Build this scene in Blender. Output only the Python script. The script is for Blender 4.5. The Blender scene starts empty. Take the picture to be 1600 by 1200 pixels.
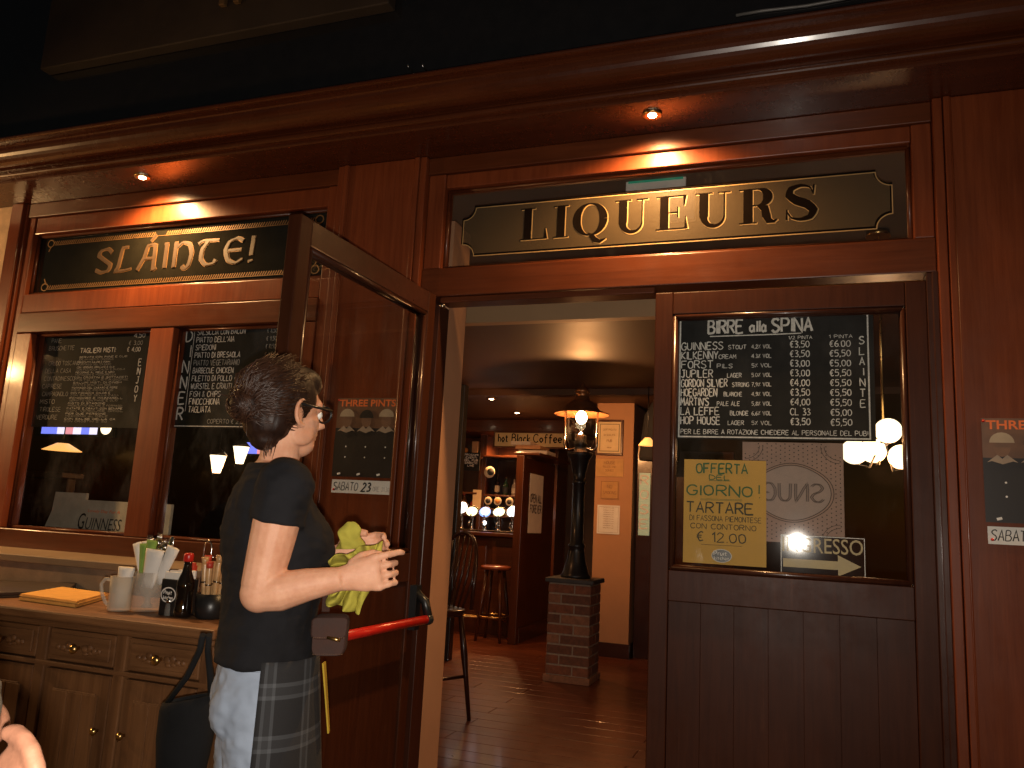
import bpy, bmesh, math, random
from mathutils import Vector, Matrix, noise
random.seed(7)
scene = bpy.context.scene
COL = scene.collection
PI = math.pi

# ------------------------------------------------------------------ camera
FPX, CX, CY = 1242.0, 800.0, 600.0
RX = Vector((0.941, 0.333, 0.052)); RD = Vector((-0.008, 0.176, -0.984)); RF = Vector((-0.337, 0.926, 0.169))
RF.normalize(); RX = (RX - RF * RX.dot(RF)).normalized(); RD = RF.cross(RX)
CAM = Vector((0, -3.0, 1.3))
cd = bpy.data.cameras.new('camera'); cam = bpy.data.objects.new('camera', cd); COL.objects.link(cam)
cd.sensor_width = 36; cd.lens = 36 * FPX / 1600; cd.clip_start = 0.05; cd.clip_end = 500
m = Matrix((RX, -RD, -RF)).transposed().to_4x4(); m.translation = CAM
cam.matrix_world = m
scene.camera = cam
def ray(px, py): return RX * ((px - CX) / FPX) + RD * ((py - CY) / FPX) + RF
def at(px, py, Y=0.0):
    d = ray(px, py); return CAM + d * ((Y - CAM.y) / d.y)
def atz(px, py, z):
    d = ray(px, py); return CAM + d * ((z - CAM.z) / d.z)
def atx(px, py, x):
    d = ray(px, py); return CAM + d * ((x - CAM.x) / d.x)
def pd(px, py, dep): return CAM + ray(px, py) * dep

# ------------------------------------------------------------------ world, exposure
w = bpy.data.worlds.new('World'); scene.world = w; w.use_nodes = True
nt = w.node_tree; bg = nt.nodes['Background']
sky = nt.nodes.new('ShaderNodeTexSky'); sky.sky_type = 'NISHITA'; sky.sun_disc = False
sky.sun_elevation = math.radians(1.0); sky.sun_rotation = math.radians(160)
nt.links.new(sky.outputs[0], bg.inputs[0]); bg.inputs[1].default_value = 0.02
vs = scene.view_settings; vs.view_transform = 'Standard'; vs.look = 'None'; vs.exposure = 0.0; vs.gamma = 1.0
scene.cycles.use_denoising = True
try:
    scene.cycles.denoiser = 'OPENIMAGEDENOISE'; scene.cycles.denoising_input_passes = 'RGB_ALBEDO_NORMAL'
except Exception: pass
scene.cycles.sample_clamp_indirect = 4.0
scene.cycles.max_bounces = 8; scene.cycles.transparent_max_bounces = 12
scene.cycles.caustics_reflective = False; scene.cycles.caustics_refractive = False

# lamp energies
E_SPOT, E_FLASH, E_POST, E_CEIL, E_GLOBE, E_DOWN = 135.0, 175.0, 60.0, 45.0, 10.0, 55.0
E_LEFT = 300.0
WARM = (1.0, 0.56, 0.22); WARM2 = (1.0, 0.45, 0.16)

# ------------------------------------------------------------------ materials
def _nodes(name):
    mt = bpy.data.materials.new(name); mt.use_nodes = True
    return mt, mt.node_tree, mt.node_tree.nodes['Principled BSDF']
def mapping(nt, scale, kind='Object', rot=(0, 0, 0)):
    tc = nt.nodes.new('ShaderNodeTexCoord'); mp = nt.nodes.new('ShaderNodeMapping')
    mp.inputs['Scale'].default_value = scale; mp.inputs['Rotation'].default_value = rot
    nt.links.new(tc.outputs[kind], mp.inputs[0]); return mp.outputs[0]
def noise_n(nt, vec, scale, detail=4, rough=.6, dist=0):
    n = nt.nodes.new('ShaderNodeTexNoise'); n.inputs['Scale'].default_value = scale
    n.inputs['Detail'].default_value = detail; n.inputs['Roughness'].default_value = rough
    n.inputs['Distortion'].default_value = dist
    nt.links.new(vec, n.inputs['Vector']); return n
def ramp(nt, fac, stops):
    r = nt.nodes.new('ShaderNodeValToRGB'); e = r.color_ramp.elements
    while len(e) < len(stops): e.new(0.5)
    for k, (p, c) in enumerate(stops): e[k].position = p; e[k].color = (*c, 1)
    nt.links.new(fac, r.inputs[0]); return r.outputs[0]
def bump(nt, fac, b, strength, dist=0.01):
    n = nt.nodes.new('ShaderNodeBump'); n.inputs['Strength'].default_value = strength; n.inputs['Distance'].default_value = dist
    nt.links.new(fac, n.inputs['Height']); nt.links.new(n.outputs[0], b.inputs['Normal'])
def rrange(nt, fac, b, lo, hi):
    n = nt.nodes.new('ShaderNodeMapRange'); n.inputs['To Min'].default_value = lo; n.inputs['To Max'].default_value = hi
    nt.links.new(fac, n.inputs['Value']); nt.links.new(n.outputs[0], b.inputs['Roughness'])
def plain(name, c, rough=.5, metal=0, var=.15, scale=14, bmp=0.0, coat=0, spec=.5, trans=0):
    mt, nt, b = _nodes(name)
    n = noise_n(nt, mapping(nt, (1, 1, 1)), scale)
    lo = tuple(x * (1 - var) for x in c); hi = tuple(min(1, x * (1 + var)) for x in c)
    nt.links.new(ramp(nt, n.outputs[0], [(.3, lo), (.7, hi)]), b.inputs['Base Color'])
    b.inputs['Metallic'].default_value = metal; b.inputs['Coat Weight'].default_value = coat
    b.inputs['Specular IOR Level'].default_value = spec
    rrange(nt, n.outputs[0], b, max(.02, rough * .85), min(1, rough * 1.15))
    if trans: b.inputs['Transmission Weight'].default_value = trans
    if bmp: bump(nt, n.outputs[0], b, bmp)
    return mt
def wood(name, c1, c2, axis='z', rough=.32, coat=.2, fine=46, bmp=.06, spec=.38, worn=.25):
    mt, nt, b = _nodes(name)
    s = {'z': (1, 1, .06), 'x': (.06, 1, 1), 'y': (1, .06, 1)}[axis]
    v = mapping(nt, s)
    n = noise_n(nt, v, fine, 6, .65, .6); big = noise_n(nt, mapping(nt, tuple(.5 + .5 * q for q in s)), 2.3, 3)
    c = ramp(nt, n.outputs[0], [(.28, c1), (.72, c2)])
    mx = nt.nodes.new('ShaderNodeMixRGB'); mx.blend_type = 'MULTIPLY'; mx.inputs[0].default_value = .6
    nt.links.new(c, mx.inputs[1]); nt.links.new(ramp(nt, big.outputs[0], [(.3, (.50, .47, .47)), (.7, (1, 1, 1))]), mx.inputs[2])
    # fine pale scratches and scuffs along the grain
    sc = noise_n(nt, mapping(nt, tuple(q * (9 if q < .5 else 55) for q in s)), 1.0, 3, .7); ms = noise_n(nt, mapping(nt, (1, 1, 1)), 3.1, 5, .7)
    pr = nt.nodes.new('ShaderNodeMath'); pr.operation = 'MULTIPLY'
    nt.links.new(ramp(nt, sc.outputs[0], [(.60, (0, 0, 0)), (.74, (1, 1, 1))]), pr.inputs[0]); nt.links.new(ramp(nt, ms.outputs[0], [(.48, (0, 0, 0)), (.72, (worn, worn, worn))]), pr.inputs[1])
    m3 = nt.nodes.new('ShaderNodeMixRGB'); nt.links.new(pr.outputs[0], m3.inputs[0]); nt.links.new(mx.outputs[0], m3.inputs[1]); m3.inputs[2].default_value = (min(1, c2[0] * 2.2 + .03), c2[1] * 2.4 + .02, c2[2] * 2.4 + .012, 1)
    nt.links.new(m3.outputs[0], b.inputs['Base Color'])
    sm = noise_n(nt, mapping(nt, (1, 1, 1)), 7.0, 6, .72)
    rrange(nt, sm.outputs[0], b, rough * .62, rough * 1.5)
    b.inputs['Coat Weight'].default_value = coat; b.inputs['Coat Roughness'].default_value = .12; b.inputs['Specular IOR Level'].default_value = spec
    bump(nt, n.outputs[0], b, bmp, .004)
    return mt
def emit(name, c, s):
    mt, nt, b = _nodes(name)
    b.inputs['Base Color'].default_value = (*c, 1)
    b.inputs['Emission Color'].default_value = (*c, 1); b.inputs['Emission Strength'].default_value = s
    return mt
def glass(name, tint=(1, 1, 1), rough=.035, f0=.04, dust_haze=.05, boost=0.0):
    """thin pane: clear view plus mirror reflection by angle, with a film of dust and painted haze"""
    mt, nt, b = _nodes(name)
    out = nt.nodes['Material Output']; nt.nodes.remove(b)
    tr = nt.nodes.new('ShaderNodeBsdfTransparent'); tr.inputs[0].default_value = (*tint, 1)
    gl = nt.nodes.new('ShaderNodeBsdfGlossy'); gl.inputs['Roughness'].default_value = rough
    lw = nt.nodes.new('ShaderNodeLayerWeight'); lw.inputs[0].default_value = .5
    pw = nt.nodes.new('ShaderNodeMath'); pw.operation = 'POWER'; pw.inputs[1].default_value = 5; nt.links.new(lw.outputs['Facing'], pw.inputs[0])
    fr = nt.nodes.new('ShaderNodeMath'); fr.operation = 'MULTIPLY_ADD'; fr.inputs[1].default_value = .9; fr.inputs[2].default_value = f0; nt.links.new(pw.outputs[0], fr.inputs[0])
    df = nt.nodes.new('ShaderNodeBsdfDiffuse'); df.inputs[0].default_value = (.6, .6, .6, 1)
    n = noise_n(nt, mapping(nt, (1, 1, .5)), 3.5, 8, .75)
    mr = nt.nodes.new('ShaderNodeMapRange'); mr.inputs['From Min'].default_value = .5; mr.inputs['From Max'].default_value = .85
    mr.inputs['To Min'].default_value = 0; mr.inputs['To Max'].default_value = dust_haze  # dust film strengthened to paint a hazy look into the pane
    nt.links.new(n.outputs[0], mr.inputs['Value'])
    m1 = nt.nodes.new('ShaderNodeMixShader'); m2 = nt.nodes.new('ShaderNodeMixShader')
    nt.links.new(mr.outputs[0], m1.inputs[0]); nt.links.new(tr.outputs[0], m1.inputs[1]); nt.links.new(df.outputs[0], m1.inputs[2])
    nt.links.new(fr.outputs[0], m2.inputs[0]); nt.links.new(m1.outputs[0], m2.inputs[1]); nt.links.new(gl.outputs[0], m2.inputs[2])
    nt.links.new(m2.outputs[0], out.inputs[0])
    return mt
def frosted(name, c, fac):
    mt, nt, b = _nodes(name); out = nt.nodes['Material Output']
    tr = nt.nodes.new('ShaderNodeBsdfTransparent'); mx = nt.nodes.new('ShaderNodeMixShader'); mx.inputs[0].default_value = fac
    b.inputs['Base Color'].default_value = (*c, 1); b.inputs['Roughness'].default_value = .45; b.inputs['Specular IOR Level'].default_value = .2
    n = noise_n(nt, mapping(nt, (1, 1, 1)), 60); bump(nt, n.outputs[0], b, .1)
    nt.links.new(tr.outputs[0], mx.inputs[1]); nt.links.new(b.outputs[0], mx.inputs[2]); nt.links.new(mx.outputs[0], out.inputs[0])
    return mt

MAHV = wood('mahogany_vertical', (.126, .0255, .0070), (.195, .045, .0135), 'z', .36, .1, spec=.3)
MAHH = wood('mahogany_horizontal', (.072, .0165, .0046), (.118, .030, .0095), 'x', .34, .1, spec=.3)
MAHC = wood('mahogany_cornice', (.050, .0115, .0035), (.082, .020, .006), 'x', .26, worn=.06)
DARKV = wood('dark_stain_vertical', (.034, .010, .005), (.055, .017, .009), 'z', .30)
DARKH = wood('dark_stain_horizontal', (.034, .010, .005), (.055, .017, .009), 'x', .30)
DOORV = wood('door_stain', (.036, .0095, .0036), (.056, .0155, .006), 'z', .42, .02, spec=.13, worn=.5)
DARKY = wood('dark_stain_depth', (.05, .018, .010), (.075, .028, .016), 'y', .30)
BARW = wood('bar_wood', (.055, .016, .006), (.11, .033, .012), 'z', .3)
BARX = wood('bar_wood_horizontal', (.06, .018, .007), (.12, .036, .013), 'x', .3)
SIDE = wood('sideboard_wood', (.115, .046, .016), (.30, .135, .052), 'x', .5, .05, 26, .35, worn=.6)
SIDEV = wood('sideboard_wood_vertical', (.105, .042, .015), (.27, .12, .046), 'z', .5, .05, 26, .35, worn=.6)
BLACKG = plain('black_gloss_paint', (.010, .009, .009), .22, coat=.3)
SIGNB = plain('brown_sign_paint', (.030, .017, .009), .6, scale=5)
GOLD = plain('gold_leaf', (.17, .09, .034), .5, metal=.4)
GOLDP = plain('gold_paint', (.30, .19, .075), .5)
GOLDF = plain('aged_gold_fill', (.045, .026, .014), .55, metal=.1)
OLIVE = frosted('etched_gold_film', (.072, .050, .026), .6)
INKB = plain('black_lacquer', (.006, .004, .003), .95, spec=0)
CHALKB = plain('chalkboard_black', (.009, .0085, .008), .7, scale=8, var=.85, spec=.25)
CHALK = plain('chalk_white', (.72, .70, .66), .9, var=.25, scale=90)
CHALKD = plain('chalk_dim', (.34, .33, .31), .9, var=.3, scale=90)
GLASS = glass('window_glass', (.97, .97, .96))
GLASSD = glass('door_glass', (.93, .93, .92), dust_haze=.02)
DGLASS = plain('black_sign_glass', (.011, .010, .007), .08, coat=.3)
BRASS = plain('brass', (.6, .38, .14), .28, metal=1)
STEEL = plain('steel', (.6, .58, .55), .22, metal=1)
CHROME = plain('dark_chrome', (.3, .26, .22), .2, metal=1)
CASTI = plain('cast_iron', (.012, .011, .011), .38, coat=.2)
BLACKP = plain('black_plastic', (.012, .012, .012), .35)
REDB = plain('red_plastic', (.50, .016, .010), .32)
PAPER = plain('white_paper', (.72, .69, .63), .8, var=.06)
CREAM = plain('cream_paper', (.66, .50, .28), .8, var=.1, scale=7)
YPAPER = plain('yellow_paper', (.62, .36, .075), .75, var=.07, scale=5)
GREENI = plain('green_ink', (.03, .12, .045), .7)
DARKI = plain('dark_ink', (.035, .04, .025), .7)
ORANGE = plain('orange_ink', (.80, .16, .03), .6)
GREENS = emit('green_exit_sign', (.02, .22, .13), .35)
WHITEP = plain('white_plastic', (.75, .72, .66), .4, var=.05)
LOWW = plain('low_wall_stone', (.22, .15, .092), .85, var=.22, scale=11, bmp=.5)
STONE = plain('beige_stone', (.52, .36, .22), .85, var=.22, scale=11, bmp=.5)
LEDGE = plain('pale_stone_ledge', (.17, .115, .07), .6, var=.12, scale=8, bmp=.1)
REVEAL = plain('reveal_paint', (.40, .20, .105), .6, var=.06, scale=4)
PLASTER = plain('cream_plaster', (.43, .22, .105), .8, var=.06, scale=4, bmp=.08)
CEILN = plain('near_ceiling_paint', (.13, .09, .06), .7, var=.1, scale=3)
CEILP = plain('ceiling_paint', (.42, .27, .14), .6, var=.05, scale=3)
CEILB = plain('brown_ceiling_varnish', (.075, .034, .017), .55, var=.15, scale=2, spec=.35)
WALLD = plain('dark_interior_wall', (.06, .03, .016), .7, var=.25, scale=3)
GROUNDM = plain('paving', (.12, .10, .08), .85, var=.3, scale=6, bmp=.3)
BULB = emit('warm_bulb', (1, .72, .4), 34); BULBW = emit('halogen_bulb', (1, .78, .5), 60)
GLOBEM = emit('globe_glow', (1, .80, .52), 2.6)
LENS = emit('tap_lens_white', (.95, .97, 1.0), 3.2); LENSY = emit('tap_lens_yellow', (1, .86, .45), 2.6); LENSBL = emit('tap_lens_blue', (.25, .4, 1.0), 1.6)
TVB = emit('tv_blue', (.16, .2, .85), 1.5); TVW = emit('tv_white', (.75, .7, .95), 1.5); TVR = emit('tv_red', (.8, .3, .35), 1.2)
SHADEY = emit('yellow_lamp_shade', (1, .48, .12), 1.3)
GREENP = emit('pale_green_glow', (.38, .5, .33), .22)  # faint glow put into the green door glass, no lamp behind it

# ------------------------------------------------------------------ builders
ORG = {}
class MB:
    def __init__(s): s.bm = bmesh.new(); s.k = 0; s.uv = None
    def face(s, pts, m=0, smooth=False):
        vs_ = [s.bm.verts.new(p) for p in pts]
        try:
            f = s.bm.faces.new(vs_); f.material_index = m; f.smooth = smooth; return f
        except ValueError: return None
    def box(s, x0, x1, y0, y1, z0, z1, m=0):
        v = [s.bm.verts.new((x, y, z)) for x in (min(x0, x1), max(x0, x1)) for y in (min(y0, y1), max(y0, y1)) for z in (min(z0, z1), max(z0, z1))]
        for q in ((0, 1, 3, 2), (4, 6, 7, 5), (0, 4, 5, 1), (2, 3, 7, 6), (0, 2, 6, 4), (1, 5, 7, 3)):
            s.bm.faces.new([v[i] for i in q]).material_index = m
        return s
    def bar(s, a, b, wd, ht, up=(0, 0, 1), m=0):
        a = Vector(a); b = Vector(b); d = (b - a).normalized(); u = Vector(up)
        sd = d.cross(u).normalized(); u = sd.cross(d)
        v = []
        for p in (a, b):
            for i, j in ((-1, -1), (1, -1), (1, 1), (-1, 1)):
                v.append(s.bm.verts.new(p + sd * (i * wd / 2) + u * (j * ht / 2)))
        for q in ((3, 2, 1, 0), (4, 5, 6, 7), (0, 1, 5, 4), (1, 2, 6, 5), (2, 3, 7, 6), (3, 0, 4, 7)):
            s.bm.faces.new([v[i] for i in q]).material_index = m
        return s
    def rings(s, rings, m=0, cap=True, closed=False, smooth=True):
        vv = [[s.bm.verts.new(p) for p in r] for r in rings]; n = len(vv[0])
        L = len(vv)
        for i in range(L if closed else L - 1):
            for j in range(n):
                f = s.bm.faces.new((vv[i][j], vv[i][(j + 1) % n], vv[(i + 1) % L][(j + 1) % n], vv[(i + 1) % L][j])); f.material_index = m; f.smooth = smooth
        if cap and not closed:
            for r, fl in ((vv[0], True), (vv[-1], False)):
                f = s.bm.faces.new(list(reversed(r)) if fl else r); f.material_index = m
        return s
    def tube(s, pts, r, m=0, n=10, cap=True):
        pts = [Vector(p) for p in pts]; rr = r if isinstance(r, (list, tuple)) else [r] * len(pts)
        up = None; out = []
        for i, p in enumerate(pts):
            d = (pts[min(i + 1, len(pts) - 1)] - pts[max(i - 1, 0)]).normalized()
            if up is None:
                up = Vector((0, 0, 1)) if abs(d.z) < .9 else Vector((1, 0, 0))
            sd = d.cross(up).normalized(); up = sd.cross(d).normalized()
            out.append([p + (sd * math.cos(2 * PI * k / n) + up * math.sin(2 * PI * k / n)) * rr[i] for k in range(n)])
        return s.rings(out, m, cap)
    def lathe(s, prof, c=(0, 0, 0), m=0, n=24, cap=True, axis='z', smooth=True):
        c = Vector(c); out = []
        for r, h in prof:
            ring = []
            for k in range(n):
                a = 2 * PI * k / n; x, y = max(r, 1e-4) * math.cos(a), max(r, 1e-4) * math.sin(a)
                ring.append(c + (Vector((x, y, h)) if axis == 'z' else Vector((x, h, -y)) if axis == 'y' else Vector((h, x, y))))
            out.append(ring)
        return s.rings(out, m, cap, smooth=smooth)
    def ell(s, c, r, m=0, n=20, k=12, rot=None):
        c = Vector(c); out = []
        for i in range(k + 1):
            t = -PI / 2 + PI * i / k; ring = []
            for j in range(n):
                a = 2 * PI * j / n
                p = Vector((max(math.cos(t), 1e-3) * math.cos(a) * r[0], max(math.cos(t), 1e-3) * math.sin(a) * r[1], math.sin(t) * r[2]))
                ring.append(c + (rot @ p if rot else p))
            out.append(ring)
        return s.rings(out, m)
    # flat drawing on a plane: F maps (u, v, lift) to a point
    def ribbon(s, pts, wd, F, m=0, closed=False):
        s.k += 1; lift = .0008 + .00022 * (s.k % 9)
        pts = [Vector((p[0], p[1])) for p in pts]; n = len(pts); L = []; R_ = []
        ww = wd if isinstance(wd, (list, tuple)) else [wd] * n
        for i in range(n):
            if closed: a, b = pts[i - 1], pts[(i + 1) % n]
            else: a, b = pts[max(i - 1, 0)], pts[min(i + 1, n - 1)]
            d1 = (pts[i] - a); d2 = (b - pts[i])
            if d1.length < 1e-9: d1 = d2
            if d2.length < 1e-9: d2 = d1
            if d1.length < 1e-9: continue
            d1 = d1.normalized(); d2 = d2.normalized(); t = d1 + d2
            t = t.normalized() if t.length > .2 else d1
            nn = Vector((-t.y, t.x)); c = max(.45, abs(nn.dot(Vector((-d1.y, d1.x))))); h = ww[i] / 2 / c
            L.append(s.bm.verts.new(F(*(pts[i] + nn * h), lift))); R_.append(s.bm.verts.new(F(*(pts[i] - nn * h), lift)))
        for i in range(len(L) if closed else len(L) - 1):
            j = (i + 1) % len(L)
            try: s.bm.faces.new((R_[i], R_[j], L[j], L[i])).material_index = m
            except ValueError: pass
        return s
    def poly(s, pts, F, m=0):
        s.k += 1; lift = .0008 + .00022 * (s.k % 9)
        return s.face([F(p[0], p[1], lift) for p in pts], m)
def obj(name, mb, mats, parent=None, base=None, bevel=0, smooth=None, sub=0, auto=False):
    bm = mb.bm if isinstance(mb, MB) else mb
    o0 = ORG[parent.name] if parent is not None else Vector(base or (0, 0, 0))
    bmesh.ops.translate(bm, verts=bm.verts, vec=-o0)
    if not auto: bmesh.ops.recalc_face_normals(bm, faces=bm.faces)
    me = bpy.data.meshes.new(name); bm.to_mesh(me); bm.free()
    o = bpy.data.objects.new(name, me); COL.objects.link(o)
    for mt in (mats if isinstance(mats, (list, tuple)) else [mats]): me.materials.append(mt)
    if parent is not None: o.parent = parent
    else: o.location = o0
    ORG[o.name] = o0
    if smooth is not None:
        for p in me.polygons: p.use_smooth = smooth
    if bevel:
        b = o.modifiers.new('bevel', 'BEVEL'); b.width = bevel; b.segments = 2; b.limit_method = 'ANGLE'; b.angle_limit = math.radians(50)
    if sub:
        b = o.modifiers.new('subdivision', 'SUBSURF'); b.levels = sub; b.render_levels = sub
    return o
def tag(o, label, cat, group=None):
    o['label'] = label; o['category'] = cat
    if group: o['group'] = group
    return o
def thing(name, label, cat, base=(0, 0, 0), group=None):
    o = bpy.data.objects.new(name, None); o.empty_display_size = .1; COL.objects.link(o); o.location = base
    ORG[o.name] = Vector(base); return tag(o, label, cat, group)
def struct(name, mb, mats, **k):
    o = obj(name, mb, mats, **k); o['kind'] = 'structure'; return o
def copy_tree(o, loc=None, label=None, parent=None):
    c = o.copy(); COL.objects.link(c)
    if parent is not None: c.parent = parent
    if loc is not None: c.location = loc
    if label: c['label'] = label
    ORG[c.name] = Vector(loc) if loc is not None else ORG[o.name]
    for ch in list(o.children): copy_tree(ch, parent=c)
    return c
def remesh(o, vox, smooth_it=4, fac=.5, tex=None):
    r = o.modifiers.new('remesh', 'REMESH'); r.mode = 'VOXEL'; r.voxel_size = vox; r.use_smooth_shade = True
    sm = o.modifiers.new('smooth', 'SMOOTH'); sm.iterations = smooth_it; sm.factor = fac
    dg = bpy.context.evaluated_depsgraph_get(); me = bpy.data.meshes.new_from_object(o.evaluated_get(dg))
    o.modifiers.clear(); old = o.data; me.name = old.name; o.data = me; bpy.data.meshes.remove(old)
    for p in me.polygons: p.use_smooth = True
    return o
def lamp(name, kind, loc, energy, col, size=.03, parent=None, spot=None, blend=.5, direction=None):
    l = bpy.data.lights.new(name, kind); l.energy = energy; l.color = col
    if kind in ('POINT', 'SPOT'): l.shadow_soft_size = size
    if kind == 'AREA': l.size = size
    if kind == 'SPOT': l.spot_size = math.radians(spot); l.spot_blend = blend
    o = bpy.data.objects.new(name, l); COL.objects.link(o)
    if parent is not None: o.parent = parent; o.location = Vector(loc) - ORG[parent.name]
    else: o.location = loc
    if direction: o.rotation_euler = Vector(direction).to_track_quat('-Z', 'Y').to_euler()
    return o

# ------------------------------------------------------------------ hand lettering
def _g(s): return [[tuple(float(q) for q in p.split(',')) for p in ln.split()] for ln in s.split(';')]
GL = {k: _g(v) for k, v in {
 'A': '0,0 1.9,6 3.8,0;.8,2 3.1,2.1', 'B': '0,0 .2,6 2.6,6 3.3,4.8 2.6,3.5 .2,3.2;2.4,3.4 3.8,2 3,.3 0,0', 'C': '3.8,5 2.8,6 1.2,5.8 .1,4.2 0,2 1,.2 2.8,0 3.8,1',
 'D': '.1,0 0,6 2,5.8 3.8,4 3.6,1.6 2,.2 .1,0', 'E': '3.7,6 .1,5.9 0,0 3.8,.1;.1,3.1 3,3.2', 'F': '3.8,6 .1,5.9 0,0;.1,3.1 3,3.2',
 'G': '3.8,5 2.8,6 1.2,5.8 .1,4.2 0,2 1,.2 2.8,0 3.8,1 3.8,2.7 2.3,2.7', 'H': '0,0 .1,6;3.7,6 3.8,0;0,3 3.8,3.2', 'I': '.4,0 .4,6', 'J': '.2,1 1.2,0 2.4,.4 2.7,2 2.7,6;1.2,6 3.8,6',
 'K': '0,0 .1,6;3.7,6 .2,2.8 3.8,0', 'L': '.1,6 0,0 3.6,.1', 'M': '0,0 .5,6 2.1,2.4 3.8,6 4.2,0', 'N': '0,0 .1,6 3.7,0 3.8,6', 'O': '1.9,6 .5,5.2 0,3.2 .4,1 1.8,0 3.3,.8 3.8,3 3.4,5.1 1.9,6',
 'P': '0,0 .1,6 2.8,6 3.8,4.8 3,3.2 .1,2.8', 'Q': '1.9,6 .5,5.2 0,3.2 .4,1 1.8,0 3.3,.8 3.8,3 3.4,5.1 1.9,6;2.4,1.6 4,-.6', 'R': '0,0 .1,6 2.8,6 3.7,4.8 2.8,3.3 .1,3;1.6,3 3.8,0',
 'S': '3.6,5.2 2.6,6 1,5.8 .2,4.6 1.2,3.4 2.8,2.7 3.7,1.5 2.6,.1 1,0 0,.9', 'T': '0,6 3.9,5.9;1.9,6 1.9,0', 'U': '0,6 .2,1.2 1.4,0 2.8,.2 3.7,1.6 3.8,6', 'V': '0,6 1.9,0 3.8,6',
 'W': '0,6 .9,0 2.1,4.4 3.3,0 4.2,6', 'X': '0,6 3.8,0;3.8,6 0,0', 'Y': '0,6 1.9,3 3.8,6;1.9,3 1.8,0', 'Z': '0,6 3.8,6 0,0 3.8,0',
 '0': '1.6,5.6 .3,4.6 0,2.8 .5,.6 1.7,0 3,1 3.3,3 2.8,5 1.6,5.6', '1': '.2,4.4 1.4,5.8 1.4,0', '2': '.2,4.6 1.4,5.9 3,5 2.6,3.2 0,0 3.4,.1', '3': '.2,5.4 1.8,5.9 3,4.7 1.5,3.2 3.2,2 2.6,.3 .2,.2',
 '4': '2.6,0 2.5,5.8 0,2 3.6,2.1', '5': '3.3,5.8 .6,5.8 .4,3.4 2.4,3.5 3.3,2 2.4,.2 .1,.2', '6': '2.8,5.8 .8,4 .1,1.8 1.4,0 3,.8 2.8,2.6 .4,2.4', '7': '.1,5.8 3.4,5.8 1.2,0;.8,3 2.8,3', '8': '1.7,5.8 .4,4.6 3,1.4 1.7,0 .3,1.4 3,4.6 1.7,5.8', '9': '3.1,4 1.4,2.9 .3,4.4 1.6,5.8 3.1,4.6 2.8,1.6 1.2,0',
 '.': '.2,0 .5,.25', ',': '.6,.6 .2,-.9', "'": '.4,6 .3,4.4', '!': '.5,6 .4,1.8;.4,.3 .5,0', '/': '0,-.4 2.4,6', '%': '0,0 3,6;.3,5.2 .8,4.4;2.4,1.4 2.9,.6', '-': '.2,2.8 2.4,2.8', '+': '.2,2.8 2.6,2.8;1.4,4 1.4,1.6', ':': '.3,.6 .5,.9;.3,3.4 .5,3.7',
 '&': '3.6,0 .7,4.6 1.5,6 2.4,4.8 .2,1.6 1.2,0 3.4,2.4', '€': '3.4,5.4 2.2,5.9 .9,4.6 .6,2.4 1.6,.2 3.3,.6;0,3.6 2.6,3.6;0,2.4 2.4,2.4', '´': '.2,4.6 1,6',
 'a': '2.7,3.7 2.7,.4 3.2,0;2.6,2.8 1.5,3.6 .3,2.6 .2,1 1.2,.1 2.6,1', 'b': '.1,6 .1,0 2,.1 2.9,1.8 2,3.5 .2,3', 'l': '.5,6 .5,0', 'o': '1.4,3.6 .1,1.8 1.4,0 2.8,1.8 1.4,3.6', 't': '1.2,5 1.2,.5 2.4,0;.1,3.6 2.6,3.6', 'c': '2.6,3 1.4,3.6 .1,1.8 1.4,0 2.7,.6',
 'k': '.2,6 .2,0;2.6,3.6 .3,1.7 2.8,0', 'f': '2.6,5.6 1.6,6 1,4.8 1,-.8;0,3.6 2.4,3.6', 'e': '.2,1.8 2.7,2 2,3.5 .7,3.3 .1,1.6 1.2,0 2.7,.6', 'n': '.2,3.6 .2,0;.2,2.8 1.6,3.6 2.6,2.6 2.7,0', 'r': '.2,3.6 .2,0;.2,2.6 1.4,3.6 2.2,3.2', 'i': '.4,3.6 .4,0;.4,5 .5,5.2', 'd': '2.7,6 2.7,0 1,0 .1,1.8 1,3.5 2.6,3.2', 's': '2.4,3.2 1,3.6 .4,2.6 2.3,1.2 1.6,0 .1,.4', 'u': '.2,3.6 .4,.4 1.6,0 2.6,1 2.7,3.6;2.7,1 2.8,0', 'h': '.2,6 .2,0;.2,2.6 1.5,3.6 2.6,2.6 2.7,0', 'm': '.2,3.6 .2,0;.2,2.6 1.2,3.6 2,2.6 2,0;2,2.6 3.2,3.6 4,2.6 4,0', 'p': '.2,3.6 .1,-1.8;.2,3 1.8,3.6 2.9,1.8 1.6,.1 .2,.6', 'y': '.1,3.6 1.5,.3;2.8,3.6 .8,-1.8',
}.items()}
def adv(ch):
    if ch == ' ': return 2.0
    if ch not in GL: return 2.0
    return max(p[0] for ln in GL[ch] for p in ln)
def twidth(t): return sum(adv(c) + 1.15 for c in t) - 1.15
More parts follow.
